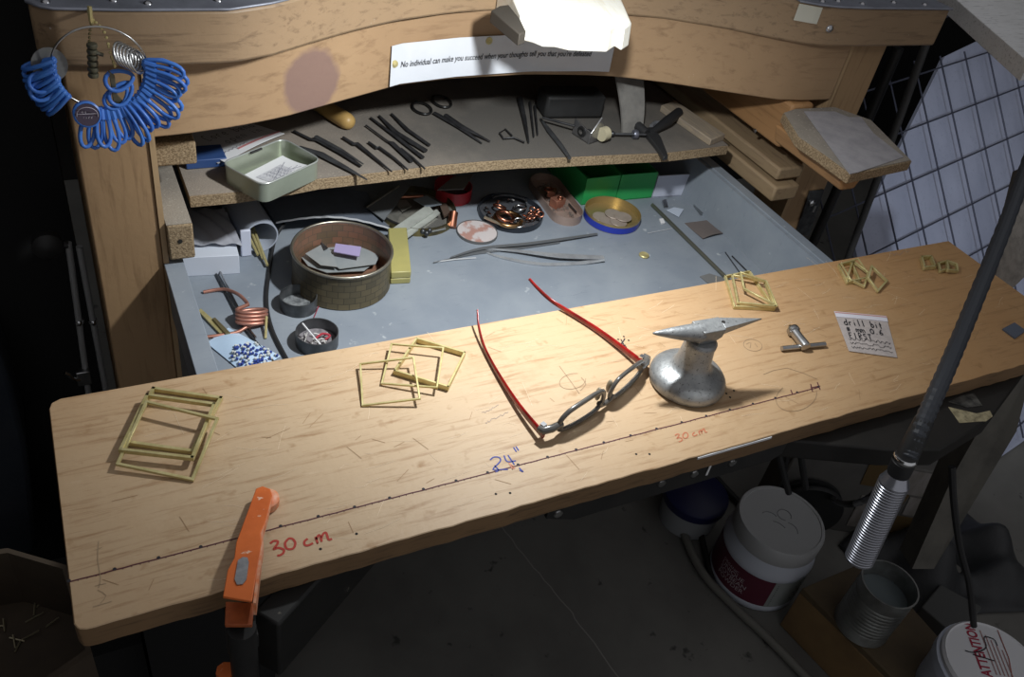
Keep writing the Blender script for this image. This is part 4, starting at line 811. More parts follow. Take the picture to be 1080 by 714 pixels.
# ---------------------------------------------------------------- on the shelf
ZS = .0123
def AS(x, y, h=0.0): return A(x, y, ZS+h)
rim = [AS(233, 172, .0205), AS(278, 196, .0205), AS(339, 168.5, .0205), AS(299, 146, .0205)]
mt_ = thing('mint_tin', 'open pale green hinged tin with a folded note inside, at the shelf edge', 'tin', V((sum(p.x for p in rim)/4, sum(p.y for p in rim)/4, ZS)))
tg = mat('pale_green_tin', (.36, .39, .31), .32, .5, col2=(.30, .33, .26), scale=12)
ol = rrect(rim, .011)
obj('body', M().pan(ol, ZS, .0205, .0009, .0012), tg, mt_)
obj('rolled_rim', M().tube([(x, y, ZS+.0205) for x, y in ol], .0009, 6, True), mat('tin_edge', (.55, .58, .55), .3, .6), mt_, smooth=70)
mid_ = lambda u, v: rim[0].lerp(rim[1], u).lerp(rim[3].lerp(rim[2], u), v)
q = mid_(.06, .42); q2 = mid_(.06, .60); m = M().tube([V((q.x, q.y, ZS+.0212)), V((q2.x, q2.y, ZS+.0212))], .0012, 6); obj('hinge_slot', m, MT['black'], mt_)
def inlay(u, v, h): p = mid_(u, v); return V((p.x, p.y, ZS+h))
nt = thing('folded_note', 'folded note with a pencil sketch lying inside the pale green tin', 'note', inlay(.5, .5, .002))
obj('sheet', M().sheet(lambda u, v: inlay(.16+.70*u, .22+.66*v, .0035+.006*u*u+.004*v), 8, 8, .0004), MT['paper'], nt)
obj('pad', M().prism([inlay(u, v, .0016) for u, v in ((.55, .06), (.93, .06), (.93, .22), (.55, .22))], (0, 0, .004)), MT['card'], nt)
fnn = lambda u, v: inlay(.16+.70*u, .22+.66*v, .0041+.006*u*u+.004*v)
gi = mat('grey_ink', (.22, .22, .26), .8)
obj('sketch_shade', M().sheet(lambda u, v: fnn(.30+.55*u, .12+.62*v)+V((0, 0, .0001)), 5, 5, .0001), mat('pencil_shade', (.47, .47, .50), .9, col2=(.62, .62, .64), scale=240), nt)
write('sketch', lambda u, v: fnn(u, v)+V((0, 0, .0003)), [[(.35+.5*k/14+.02*(k % 2), .2+.035*j+.03*((k*j) % 3)) for k in range(15)] for j in (2, 5, 8, 11)]+[[(.3, .85), (.8, .2)], [(.62, .8), (.68, .6), (.74, .8), (.7, .9)], [(.72, .72), (.85, .9)]], .0005, gi, nt)
pn = thing('note_stack', 'handwritten paper notes lying on the shelf behind the pale green tin', 'note', AS(225, 160))
nb = [AS(188, 145, .004), AS(237, 171, .009), AS(300, 141, .006), AS(258, 128, .003)]
nfn = lambda u, v: nb[0].lerp(nb[1], v).lerp(nb[3].lerp(nb[2], v), u)+V((0, 0, .002*math.sin(3*u)))
obj('top_note', M().sheet(nfn, 8, 8, .0005), MT['paper'], pn)
obj('lower_note', M().sheet(lambda u, v: nfn(u, v)+V((-.006, .004, -.003)), 6, 6, .0005), mat('grey_paper', (.42, .41, .40), .8), pn)
obj('red_edge', M().ribbon([nfn(u/10, .88)+V((0, 0, .0009)) for u in range(3, 11)], .003), mat('faded_red_print', (.5, .2, .2), .7), pn)
nf2 = lambda u, v: nfn(u, v)+V((0, 0, .0009))
write('handwriting', nf2, hand('Core bend', .18, .18, .085, .22), .0007, MT['ink'], pn)
write('handwriting', nf2, hand('open in', .30, .46, .085, .2), .0006, MT['ink'], pn)
write('handwriting', nf2, [[(.1+.03*k, .8+.04*(k % 2)) for k in range(14)]], .0006, gi, pn)
tag(obj('blue_box', M().bx(AS(212, 178)+V((-.014, .0, 0)), AS(212, 178)+V((.026, .03, .010))), mat('blue_card', (.03, .07, .2), .5), None, bev=.001), 'dark blue flat box under the notes beside the pale green tin', 'box')
# wooden mallet handle, tools in a row
a, b = AS(368, 129, .009), AS(326, 104, .009)
tag(obj('wooden_mallet', M().lathe(a, [(0, -.006), (.0045, -.005), (.0080, -.002), (.0095, .003), (.0098, .012), (.0088, .05), (.0085, .11)], 24, b-a), mat('tan_wood', (.40, .26, .09), .45, col2=(.34, .21, .07), scale=30), None, smooth=60),
    'rounded tan wooden tool handle end, largest of the tools on the shelf', 'tool handle')
dk = mat('black_tool_steel', (.028, .028, .030), .42, .5, col2=(.055, .055, .058), scale=80)
gt = mat('grey_tool_steel', (.13, .135, .14), .4, .7, col2=(.08, .08, .085), scale=60)
TG = 'small steel tools laid in a row on the shelf'
def tool(name, pts, rr, mt, label, cat, flat=(1, 1), group=TG, h=.003):
    P = [AS(p[0], p[1], (p[2] if len(p) > 2 else h)) for p in pts]; n = len(P)
    return tag(obj(name, M().tube(P, rr if isinstance(rr, list) else rr, 8, flat=flat), mt, None, smooth=50), label, cat, group)
tool('flat_tweezers', [(316, 155), (339, 163), (365, 177), (387, 189.5)], [.0025, .0045, .0030, .0010], gt, 'grey steel tweezers sticking out from beside the pale green tin over the edge', 'tweezers', (1, .5))
tool('flat_tweezers', [(310, 138), (328, 147), (336, 147), (360, 161), (381, 175)], [.0018, .0020, .0045, .0034, .0016], dk, 'black tweezers lying between the tin and the wooden handle', 'tweezers', (1, .5))
tool('flat_tweezers', [(333, 144), (360, 158), (383, 173)], [.0030, .0024, .0010], gt, 'grey tweezer arm lying on the black tweezers', 'tweezers', (1, .5), h=.005)
tool('graver', [(362, 145), (373, 152), (377, 152), (392, 164), (413, 181)], [.0017, .0019, .0024, .0018, .0009], dk, 'black graver with stepped shank right of the wooden handle', 'graver')
tool('graver', [(389, 150), (397, 156), (400, 155.5), (416, 167), (430, 179)], [.0014, .0017, .0017, .0015, .0010], dk, 'black graver with a cranked shank, second of the gravers', 'graver')
tool('needle_file', [(386, 132), (409, 149), (414, 151), (434, 170)], [.0012, .0013, .0030, .0026], dk, 'flat black needle file left of the thick files', 'file', (1, .6))
tool('needle_file', [(423, 157), (436, 167), (448, 178)], [.0016, .0014, .0010], dk, 'short black needle file reaching the shelf edge', 'file')
tool('needle_file', [(391, 124), (415, 142), (446, 166)], [.0014, .0022, .0026], dk, 'long thick black file in the middle of the row', 'file', (1, .6))
tool('needle_file', [(400, 122), (418, 140), (449, 159)], [.0015, .0034, .0032], dk, 'broad black file with rounded end', 'file', (1, .6))
tool('needle_file', [(413, 120), (430, 137), (453, 153)], [.0015, .0024, .0020], dk, 'narrow black file furthest right of the row', 'file', (1, .7))
sc_ = thing('black_scissors', 'black scissors at the dark back of the shelf', 'scissors', AS(480, 130))
obj('blade', M().tube([AS(458, 119, .003), AS(485, 134, .003), AS(508, 151, .002)], [.003, .004, .001], 8, flat=(1, .5)), dk, sc_)
obj('blade', M().tube([AS(470, 121, .005), AS(486, 133, .005), AS(517, 149, .003)], [.003, .004, .001], 8, flat=(1, .5)), dk, sc_)
for x, y in ((445, 114), (466, 107)): obj('finger_loop', M().tube([AS(x, y, .003)+V((.011*math.cos(t/10*math.pi), .016*math.sin(t/10*math.pi), 0)) for t in range(20)], .0016, 7, True), mat('worn_loop', (.05, .05, .05), .25, .8), sc_)
tool('bent_wire', [(553, 150), (542, 145), (531, 146), (527, 140), (533, 136), (540, 143)], .0010, dk, 'bent black wire hook lying on the shelf', 'wire', group=None)
tool('black_awl', [(548, 104), (553, 125), (557.5, 150)], [.004, .003, .0012], dk, 'black pointed awl left of the gravers by the motor block', 'awl', group=None)
tool('black_punch', [(559, 108), (563, 144)], [.0018, .0010], dk, 'thin black punch beside the awl, left', 'punch', group='thin black punches')
tool('black_punch', [(564, 112), (567, 142)], [.0018, .0010], dk, 'thin black punch beside the awl, right', 'punch', group='thin black punches')
tool('steel_scraper', [(570, 125), (580, 139), (592, 154), (601, 167)], [.0012, .0034, .0032, .0022], gt, 'dark steel scraper reaching the shelf edge, left of the bearing bracket', 'scraper', (1, .7), None)
tool('thin_rod', [(572, 124, .010), (606, 133, .012)], .0016, dk, 'thin dark rod between the scraper and the bracket', 'rod', group=None)
# bearing bracket with its dark block
br = thing('bearing_bracket', 'bright steel bracket with a round bearing on the shelf', 'bracket', AS(622, 148))
bs = mat('bracket_steel', (.42, .42, .43), .28, .9, col2=(.25, .25, .26), scale=50)
B0, B1, B2, B3 = AS(603, 141), AS(621, 152.5), AS(640, 146), AS(621, 137)
obj('base_plate', M().plate([B0, B1, B2, B3], .002), bs, br, bev=.0004)
upv = V((0, 0, .024))
obj('front_plate', M().prism([B0, B1, B1+upv*.62, B0+upv*.85], (.0014, .0016, 0)), bs, br, bev=.0004)
obj('rear_plate', M().prism([B1.lerp(B2, .0), B2, B2.lerp(B1, .55)+upv*1.35, B1+upv*.6], (-.0012, .0016, 0)), bs, br, bev=.0004)
fc = (B0+B1)/2+upv*.42; nv = (B1-B0).cross(V((0, 0, 1))).normalized(); nv = nv if nv.y < 0 else -nv
obj('bearing', M().lathe(fc, [(.0068, 0), (.0068, .0012), (.0045, .0014), (.0045, .0004), (0, .0004)], 20, nv), MT['black'], br)
obj('shaft', M().lathe(fc, [(.0032, 0), (.0030, .0022), (0, .0024)], 16, nv), MT['brightsteel'], br)
obj('roller', M().lathe(AS(634, 142, .012), [(.0085, 0), (.0085, .010), (.003, .0102)], 20, (.9, .3, 0)), mat('cream_roller', (.42, .38, .26), .4), br)
q = AS(604, 124); tag(obj('motor_block', M().box(q+V((0, .012, .016)), (.082, .035, .030), -.12), mat('dark_block', (.022, .022, .022), .6, col2=(.015, .015, .015), scale=30), None, bev=.004), 'dark rectangular block behind the bearing bracket on the shelf', 'block')
strap = [AY(634, 86, .575), AY(664, 85, .575)]
pa, pb_ = AS(641, 139), AS(658, 134)
m = M().sheet(lambda u, v: [V((.658+.044*u, .520+.004*u, .088)), V((.668+.036*u, .512, .05)), V((.672+.030*u, .494, .0135))][0].lerp(V((.672+.030*u, .488, .0135)), v)+V((0, -.006*math.sin(3.1*v), 0)), 6, 8, .003)
tag(obj('leather_strap', m, mat('grey_suede', (.19, .18, .165), .95, col2=(.14, .135, .125), scale=60, bump=.4)), 'grey suede strap hanging from the apron onto the shelf behind the bracket', 'strap')
# ball ended screw and dark blade
bsn = thing('ball_screw', 'ball ended steel screw with a knurled nut, right of the bracket', 'screw', AS(663, 142))
a, b = AS(646, 141, .006), AS(681, 142, .006)
obj('rod', M().tube([a, b], .0016, 10), gt, bsn); obj('ball_end', M().ball(a, .0034, 12, 8), MT['darksteel'], bsn)
obj('nut', M().lathe(a.lerp(b, .62), [(.0055, 0), (.006, .001), (.006, .005), (.0055, .006)], 12, b-a), mat('blued_nut', (.22, .23, .28), .35, .8), bsn)
kn = thing('black_pliers', 'dark pointed plier jaw reaching over the shelf edge at right', 'pliers', AS(686, 148))
obj('jaw', M().prism([AS(x, y, 0) for x, y in [(678, 139), (688, 138), (696, 149), (703.5, 168), (699, 170), (690, 157), (681, 146)]], (0, 0, .006)), mat('dark_jaw', (.06, .06, .062), .4, .6), kn, bev=.001)
obj('handle', M().tube([AS(682, 141, .006), AS(672, 133, .008), AS(664, 122, .010)], [.006, .007, .006], 10), MT['rubber'], kn)
obj('handle', M().tube([AS(688, 139, .006), AS(704, 128, .010), AS(716, 118, .012)], [.004, .007, .006], 10), MT['rubber'], kn)
tag(obj('steel_crescent', M().tube(smooth_pts([AS(687, 133, .004), AS(691, 129.5, .005), AS(697, 130, .005), AS(698, 134, .004)], 4), .0026, 8), mat('crescent', (.55, .56, .60), .35, .8)), 'bright steel crescent beside the dark plier jaw', 'clip')
b0, b1 = AS(748, 154), AS(763, 148)
tag(obj('wood_stub', M().prism([b0, b1, b1+V((-.012, .10, 0)), b0+V((-.012, .10, 0))], (0, 0, .009)), mat('stub_wood', (.34, .27, .19), .8, col2=(.24, .2, .16), scale=30, stretch=(8, 1, 8)), None, bev=.001), 'short grey wooden stub at the right end of the shelf', 'wood offcut')

# ---------------------------------------------------------------- ring sizers hanging from the bench corner
YR = .362
rs = thing('ring_sizers', 'wire hoop of blue plastic ring sizer loops hanging at the bench corner', 'ring sizers', AY(100, 100, YR)-V((0, 0, .06)))
hoop_c = AY(106, 72, YR); HR = .0335
obj('wire_hoop', M().tube([hoop_c+V((HR*math.sin(t), -.004*math.cos(t), HR*math.cos(t))) for t in [i/48*2*math.pi for i in range(48)]], .0008, 6, True), MT['steel'], rs, smooth=70)
bp_ = mat('blue_plastic', (.045, .15, .52), .35, col2=(.06, .20, .60), scale=60, spec=.5)
blue_me = {}
def sizer(p, dirv, ln, rr, twist):
    m = M(); d = V(dirv).normalized(); x, y, _ = frame_of(d); x = (x*math.cos(twist)+y*math.sin(twist)); P = []
    for i in range(18):
        t = i/18*2*math.pi; P.append(V(p)+d*(ln*.5-.5*ln*math.cos(t))+x*rr*math.sin(t)*(.55+.45*(1-math.cos(t))/2))
    o = obj('sizer_loop', m.tube(P, .00165, 6, True), bp_, rs, smooth=70)
    return o
R2 = random.Random(5)
# right hand fan of loops
for i in range(19):
    f = i/18; ang = math.radians(200-118*f)        # around the hoop, from the bottom towards the right
    base = hoop_c+V((HR*math.sin(ang), -.004, HR*math.cos(ang))); out_ = V((math.sin(ang)*.9, -.35+.12*R2.uniform(-1, 1), math.cos(ang)))
    out_ += V((.25*f, 0, -.45*f))
    sizer(base-out_.normalized()*.003, out_, .030+.004*R2.uniform(-1, 1), .0062+.001*f, R2.uniform(-.25, .25)+1.57)
    obj('sizer_knot', M().tube([base+V((0, 0, 0))-V(out_).normalized()*.002, base+V(out_).normalized()*.006], .0026, 8), bp_, rs)
for i in range(9):                                   # left hand group, mostly seen edge on
    ang = math.radians(285-6.5*i); base = hoop_c+V((HR*math.sin(ang), -.004, HR*math.cos(ang)))
    out_ = V((math.sin(ang)*.8-.1, .5, math.cos(ang)*.5-.55)); sizer(base-out_.normalized()*.003, out_, .027, .0062, R2.uniform(-.3, .3)+.4)
    obj('sizer_knot', M().tube([base-V(out_).normalized()*.003, base+V(out_).normalized()*.006], .0026, 8), bp_, rs)
for px, py, dx, dz, rr in ((150, 70, .9, .05, .0085), (138, 88, -.6, -.5, .0085), (133, 92, -.7, -.6, .008), (140, 80, -.8, -.15, .009), (62, 82, -.9, -.15, .0085), (60, 86, -.8, -.4, .008)):
    sizer(AY(px, py, YR), (dx, -.2, dz), .021, rr, 1.2)
dc = AY(92, 121, YR-.012)
obj('round_tag', M().lathe(dc, [(.0098, -.006), (.0100, 0), (.0088, .0008), (.0086, .0002)], 28, (.05, -1, .25)), bp_, rs)
obj('tag_face', M().lathe(dc+V((0, -.0003, 0)), [(.0085, 0), (.0085, .0002)], 24, (.05, -1, .25)), mat('tag_face', (.055, .04, .065), .5), rs)
m = M()
for i in range(24): t = i/24*2*math.pi
tfm = [dc+V((.0074*math.cos(i/24*2*math.pi), -.0010-.0019*math.sin(i/24*2*math.pi), .0074*math.sin(i/24*2*math.pi))) for i in range(24)]
obj('tag_print', m.tube(tfm, .0003, 4, True).tube([dc+V((-.0070, -.0010, .001)), dc+V((.0070, -.0010, .001))], .0003, 4), mat('tag_print', (.42, .38, .44), .6), rs)
write('tag_lettering', lambda u, v: dc+V(((u-.5)*.011, -.0018-.003*(.5-v)*.9, (.5-v)*.011)), hand('RING', .16, .12, .18, .22)+hand('SIEE', .16, .62, .18, .22), .0005, mat('tag_letters', (.45, .42, .47), .6), rs)
hook = AY(97, 20, YR)
tag(obj('hook', M().tube(smooth_pts([V((hook.x, top_y(hook.x)+.002, hook.z-.004)), hook+V((0, .004, -.003)), hook+V((-.001, -.003, 0)), hook+V((-.0005, -.002, .010))], 4), .0016, 8), MT['brass']), 'brass hook in the bench edge from which the ring sizers hang', 'hook')
def chain(name, pts, rr, n, mt, label):
    P = smooth_pts(pts, 8); L_ = len(P); m = M()
    for i in range(n): m.ball(P[int(i*(L_-1)/(n-1))], rr, 6, 4)
    return tag(obj(name, m, mt), label, 'chain', kind='stuff')
chain('ball_chain', [hook, AY(110, 34, YR-.004), AY(117, 58, YR-.004), AY(121, 70, YR-.003)], .0012, 15, MT['brass'], 'brass ball chain hanging from the hook among the ring sizers')
chain('ball_chain', [hook, AY(95, 32, YR), AY(94, 46, YR)], .0011, 9, mat('old_brass', (.2, .17, .09), .4, .8), 'short dark ball chain on the left of the hook')
m = M()
bd = thing('bead_pendant', 'string of dark olive beads hanging inside the ring sizer hoop', 'pendant', AY(98, 80, YR))
om2 = mat('olive_bead', (.10, .095, .065), .4, .3)
for i in range(6): obj('bead', M().lathe(AY(97+i*.3, 48+i*6.2, YR-.002), [(.001, -.0022), (.0036, -.0015), (.0040, 0), (.0036, .0015), (.001, .0022)], 12), om2, bd)
obj('cross_pin', M().tube([AY(99, 55, YR-.004), AY(109, 58, YR-.004)], .0014, 6), om2, bd)
kp = thing('olive_key', 'small olive metal key tag at the end of the ball chain', 'key', AY(122, 92, YR))
obj('shank', M().prism([AY(x, y, YR-.003) for x, y in [(114, 74), (121, 80), (124, 100), (134, 112), (128, 116), (119, 106), (117, 90)]], (0, .002, 0)), mat('olive_metal', (.13, .125, .09), .4, .6), kp, bev=.0005)
cs = thing('metal_ring_stack', 'stack of grey metal ring gauges hanging at the right of the hoop', 'ring gauges', AY(137, 60, YR))
for i in range(6):
    c0 = AY(128+i*3.4, 57+i*1.6, YR-.004); x, y, d = frame_of((.75, -.55, .35)); obj('gauge_ring', M().tube([c0+x*.0085*math.cos(t*math.pi/10)+y*.0085*math.sin(t*math.pi/10) for t in range(20)], .0011, 6, True), MT['steel'], cs, smooth=70)
tag(obj('clear_disc', M().lathe(AY(52, 68, YR+.004), [(.0125, 0), (.0125, .0012)], 26, (.2, -1, .2)), mat('smoke_disc', (.13, .13, .125), .25, spec=.6)), 'smoky round disc hanging at the left of the hoop', 'disc')

# ---------------------------------------------------------------- right of the bench: leaning panel, wire mesh, planks
P0 = AD(1020, 230, 1.75); DD = V((.985, .174, 0)).normalized(); WW = V((-.052, -.674, -.737)); WW = (WW-DD*WW.dot(DD)).normalized()
NN = DD.cross(WW).normalized(); NN = NN if NN.dot(CAM-P0) > 0 else -NN
def onp(x, y, off=0.0): v = ray(x, y); q = P0+NN*off; return CAM+v*((q-CAM).dot(NN)/v.dot(NN))
def uv(p): return (p-P0).dot(DD), (p-P0).dot(WW)
vb = (P0.z-FZ)/-WW.z                                    # where the panel meets the floor
tl, bl_ = onp(996, 60), onp(900, 255); u0_, v0_ = uv(tl); u1_, v1_ = uv(bl_)
pts = [P0+DD*u0_+WW*v0_, P0+DD*u1_+WW*v1_, P0+DD*(u1_+.02)+WW*(vb-.01), P0+DD*.75+WW*(vb-.01), P0+DD*.75+WW*(v0_-.1)]
tag(obj('leaning_panel', M().prism(pts, -NN*.008), mat('blue_grey_panel', (.46, .49, .62), .7, col2=(.37, .40, .52), scale=5, speck=((.36, .39, .50), 160, .6, .7))),
    'dusty blue grey panel leaning at the right behind the wire mesh', 'panel')
wm = thing('wire_mesh', 'grid of thin dark wires standing in front of the blue grey panel', 'wire mesh', P0+NN*.022)
wmt = mat('mesh_wire', (.085, .09, .125), .5, .4); O_ = P0+NN*.020
uu, vv = uv(onp(1006, 185)); gs = .0920
for i in range(-5, 9): obj('mesh_wire', M().tube([O_+DD*(uu+i*gs)+WW*max(v0_, -.50)+DD*.01, O_+DD*(uu+i*gs)+WW*(vb-.03)], .0017, 6), wmt, wm)
for j in range(-5, 9):
    if vv+j*gs < vb-.03: obj('mesh_wire', M().tube([O_+DD*(uu-.45)+WW*(vv+j*gs)+NN*.003, O_+DD*(uu+.75)+WW*(vv+j*gs-.075)+NN*.003], .0017, 6), wmt, wm)
ww_ = mat('whitewashed_wood', (.80, .80, .80), .8, col2=(.66, .66, .65), scale=10, grain=((.25, .24, .23), 22, (2, 14, 14), .55, .75))
pa, pb_ = A(1000, -8, .20), A(1086, 66, .20); pd = (pa-pb_); pe = A(1170, 50, .20)-pb_
m = M().prism([pa+pd*.75, pb_, pb_+pe, pa+pd*.75+pe], (0, 0, -.022))
q_ = pa+pd*.5; wpk = obj('whitewashed_plank', m, ww_, None, bev=.001); obj('bracket', M().bx((1.0205, q_.y-.02, .166), (q_.x+.05, q_.y+.02, .1778)), MT['darksteel'], wpk)
tag(wpk, 'whitewashed weathered plank at the upper right corner beside the bench', 'plank')
dpl = [AD(x, y, 1.12) for x, y in ((1079, 176), (1050, 291), (1067, 305), (1125, 250), (1140, 176))]
tag(obj('weathered_plank', M().prism(dpl, V((.02, .02, -.02))), mat('weathered_wood', (.21, .185, .16), .9, col2=(.13, .115, .1), scale=18, stretch=(6, 6, 1), bump=.6)), 'grey weathered plank standing at the right end of the board', 'plank')
tag(obj('grey_pole', M().tube([AY(979, 40, .48), AY(930, 176, .48), AY(884, 300, .48), V((AY(884, 300, .48).x, .48, FZ))], .006, 10), mat('grey_pole', (.10, .10, .10), .5, .3)), 'thin grey pole standing in the dark behind the right bench leg', 'pole')
tag(obj('black_pole', M().tube([AY(948, 50, .52), AY(905, 150, .52), V((AY(905, 150, .52).x, .52, FZ))], .008, 10), MT['black']), 'black pole in the dark between the right leg and the grey pole', 'pole')
bk = mat('backdrop_black', (.006, .006, .006), .9)  # flat black for the things added to darken background and floor
tag(obj('dark_backdrop_board', M().bx((.93, 1.35, FZ), (2.6, 1.37, .60)), bk), 'black backing board added for the dark behind the right bench leg', 'board')  # added black sheet, fills the gap behind the leg with dark
tag(obj('dark_backdrop_left', M().bx((-1.2, .58, FZ), (.0335, .75, .60)), bk), 'black cabinet added for the dark left of the bench', 'backdrop')  # added backdrop, turns the space left of the bench black
tag(obj('low_dark_filler', M().bx((-.13, .25, FZ), (.026, .39, -.42)), bk), 'low black case added for the dark beneath the left end of the board', 'case')  # added box, covers bare floor with black in place of shade
tag(obj('dark_filler_box', M().bx((.03, .22, FZ), (.16, .375, -.25)), bk), 'black case added for the dark under the left end of the board', 'case')  # added box, hides the lower left leg in black as deep shade

# flexible shaft with handpiece
fx = thing('flexible_shaft_tool', 'ribbed black flexible shaft with silver handpiece hanging in front of the board', 'rotary tool', AD(905, 592, .80))
S_ = smooth_pts([AD(1106, 105, .93), AD(1087, 165, .90), AD(1060, 238, .84), AD(1028, 318, .77), AD(1000, 386, .72), AD(976, 440, .70), AD(958, 482, .70)], 14)
obj('sheath', M().tube(S_, [.0068+.0007*(i % 2) for i in range(len(S_))], 14), mat('sheath_rubber', (.045, .05, .06), .5, spec=.5), fx, smooth=20)
obj('sleeve', M().tube([AD(975, 443, .70), AD(963, 468, .70), AD(953, 488, .705)], [.0078, .0088, .0092], 16), MT['rubber'], fx)
a, b = AD(953, 487, .705), AD(905, 592, .765); L_ = (b-a).length
obj('neck', M().lathe(a, [(.0075, -.002), (.0095, 0), (.0095, .010), (.0085, .014)], 20, b-a), MT['rubber'], fx)
obj('ring', M().lathe(a, [(.0090, -.006), (.0098, -.005), (.0098, -.002), (.009, -.001)], 20, b-a), MT['brightsteel'], fx)
pr_ = [(.0085, .013), (.0115, .020)]
for i in range(32): z = .022+i*(L_-.024)/32; pr_ += [(.0125, z), (.0125, z+.0016), (.0120, z+.0020), (.0120, z+.0024)]
pr_ += [(.0105, L_-.001), (.006, L_)]
obj('handpiece', M().lathe(a, pr_, 28, b-a), mat('handpiece_chrome', (.40, .41, .46), .28, .85), fx, smooth=25)

# ---------------------------------------------------------------- under the board at right
def vfind(base, q):
    z = base.z; best = None
    for i in range(500):
        p = V((base.x, base.y, base.z+i*.001)); d = p-CAM; k = d.dot(fw); x = 540+FPX*d.dot(RT)/k; y = 357-FPX*d.dot(UP)/k; e_ = (x-q[0])**2+(y-q[1])**2
        if best is None or e_ < best[0]: best = (e_, i*.001)
    return best[1]
slab_px = [(806, 462), (935, 474), (992, 474), (1046, 441), (1085, 388), (1000, 372), (860, 420)]
ab = thing('black_slab', 'black painted wooden slab under the right end of the board, corner chipped', 'slab', A(930, 440, -.0445))
obj('slab', M().prism([A(x, y, -.0195) for x, y in slab_px], (0, 0, -.022)), mat('black_slab_paint', (.009, .008, .0065), .55, col2=(.014, .012, .010), scale=30), ab, bev=.002)
obj('chipped_corner', M().prism([A(x, y, -.0193) for x, y in [(1012, 446), (1040, 444), (1047, 439), (1044, 433), (1030, 436), (1000, 429)]], (0, 0, -.010)), mat('bare_wood_chip', (.42, .36, .22), .8, col2=(.2, .17, .1), scale=160), ab, label='bare pale wood where the black paint is chipped')
obj('scraped_paint', M().plate([A(x, y, -.0192) for x, y in [(1000, 424), (1013, 418), (1027, 415), (1036, 428), (1020, 430)]], .0004), mat('scraped_paint', (.10, .095, .085), .7, col2=(.02, .02, .018), scale=120), ab)
# carton with tape and paint
ct = thing('taped_carton', 'grey carton patched with brown tape and smeared white paint under the bench', 'carton', A(940, 600, FZ))
t0, t1 = A(842, 474, -.48), A(1010, 502, -.48); e_ = (t1-t0); e_.z = 0; cl_ = e_.length; e_.normalize(); nv = V((-e_.y, e_.x, 0)); nv = nv if nv.y > 0 else -nv
cg = mat('grey_carton', (.13, .125, .115), .9, col2=(.10, .095, .09), scale=12)
obj('carton_body', M().prism([V((p.x, p.y, FZ)) for p in (t0, t1, t1+nv*.07, t0+nv*.07)], (0, 0, .18)), cg, ct, bev=.003)
def face(s_, h): return t0+e_*cl_*s_-nv*.0006+V((0, 0, -h))
for s0, s1, h0, h1, mt__ in ((.45, .60, .0, .055, 'brown'), (.62, .98, .004, .06, 'paint'), (.66, .80, .062, .10, 'brown'), (.81, .97, .065, .11, 'paint'), (.70, .98, .115, .175, 'brown'), (.52, .66, .08, .16, 'paint')):
    mm = MT.setdefault(mt__, mat('brown_tape', (.13, .085, .035), .5) if mt__ == 'brown' else mat('smeared_white_paint', (.27, .25, .235), .8, col2=(.15, .13, .11), scale=40, stretch=(1, 1, .3)))
    obj('tape' if mt__ == 'brown' else 'paint_smear', M().prism([face(s0, h0), face(s1, h0), face(s1-.01, h1), face(s0+.02, h1)], -nv*.0008), mm, ct)
g0, g1 = A(1082, 398, -.16), A(1030, 452, -.16)
pp_ = [AD(1090, 385, 1.12), AD(1072, 455, 1.12), AD(985, 600, 1.16), AD(962, 600, 1.16), AD(1006, 500, 1.13), AD(1046, 430, 1.12)]
tag(obj('grey_board', M().prism(pp_, V((.03, .04, -.02))), mat('grey_brown_board', (.13, .122, .105), .9, col2=(.09, .085, .075), scale=20)), 'grey brown board leaning beside the taped carton at right', 'board')
# jar
jb = A(793, 605, FZ); jb.z = FZ; jr = .0735; jh = .1435
jar = thing('white_jar', 'white plastic jar with maroon label and screw lid standing on the floor', 'jar', jb)
wp = mat('white_jar_plastic', (.52, .55, .62), .4)
obj('body', M().lathe(jb, [(jr*.96, 0), (jr, .004), (jr, .012), (jr*.985, .015), (jr*.985, .078), (jr, .081), (jr*.99, .090), (jr*.93, .104), (jr*.90, .112)], 48), wp, jar, smooth=50)
obj('lid', M().lathe(jb, [(jr*.93, .111), (jr*.945, .113), (jr*.945, .139), (jr*.92, jh), (jr*.86, jh), (jr*.85, jh-.0015), (0, jh-.0015)], 48), mat('jar_lid', (.42, .425, .43), .5), jar, smooth=35)
thc = math.atan2(CAM.y-jb.y, CAM.x-jb.x)
def jp(a, z, off=.0006): return jb+V(((jr*.985+off)*math.cos(thc+a), (jr*.985+off)*math.sin(thc+a), z))
def band(a0, a1, z0, z1, off): return M().sheet(lambda u, v: jp(a0+(a1-a0)*u, z0+(z1-z0)*v, off), 20, 1, .0002)
obj('label', band(-1.9, .55, .0155, .0775, .0004), mat('maroon_label', (.10, .018, .035), .45), jar)
obj('info_panel', band(.55, 1.7, .0155, .0775, .0004), mat('info_panel', (.26, .28, .27), .6), jar)
for txt, z, sz in (('ORGANIC', .0600, .0075), ('UNIQUE', .0495, .0125), ('SOYBEAN', .0385, .0125), ('POWDER', .0275, .0125)):
    tm = text_mesh(txt, lambda x, y: (x, y, 0), sz); tm.v = [jp(-.70+p.x/jr, z+p.y, .0012) for p in tm.v]; obj('lettering', tm, mat('label_print', (.48, .40, .42), .6), jar)
m = M()
for i in range(11): m.add([jp(.62, .070-.005*i, .0012), jp(1.35-.1*(i % 3), .070-.005*i, .0012), jp(1.35-.1*(i % 3), .0722-.005*i, .0012), jp(.62, .0722-.005*i, .0012)], [(0, 1, 2, 3)])
obj('small_print', m, mat('small_print', (.10, .11, .11), .7), jar)['kind'] = 'stuff'
lc = jb+V((0, 0, jh-.0012)); rt2 = V((-math.sin(thc), math.cos(thc), 0)); bk2 = V((-math.cos(thc), -math.sin(thc), 0))
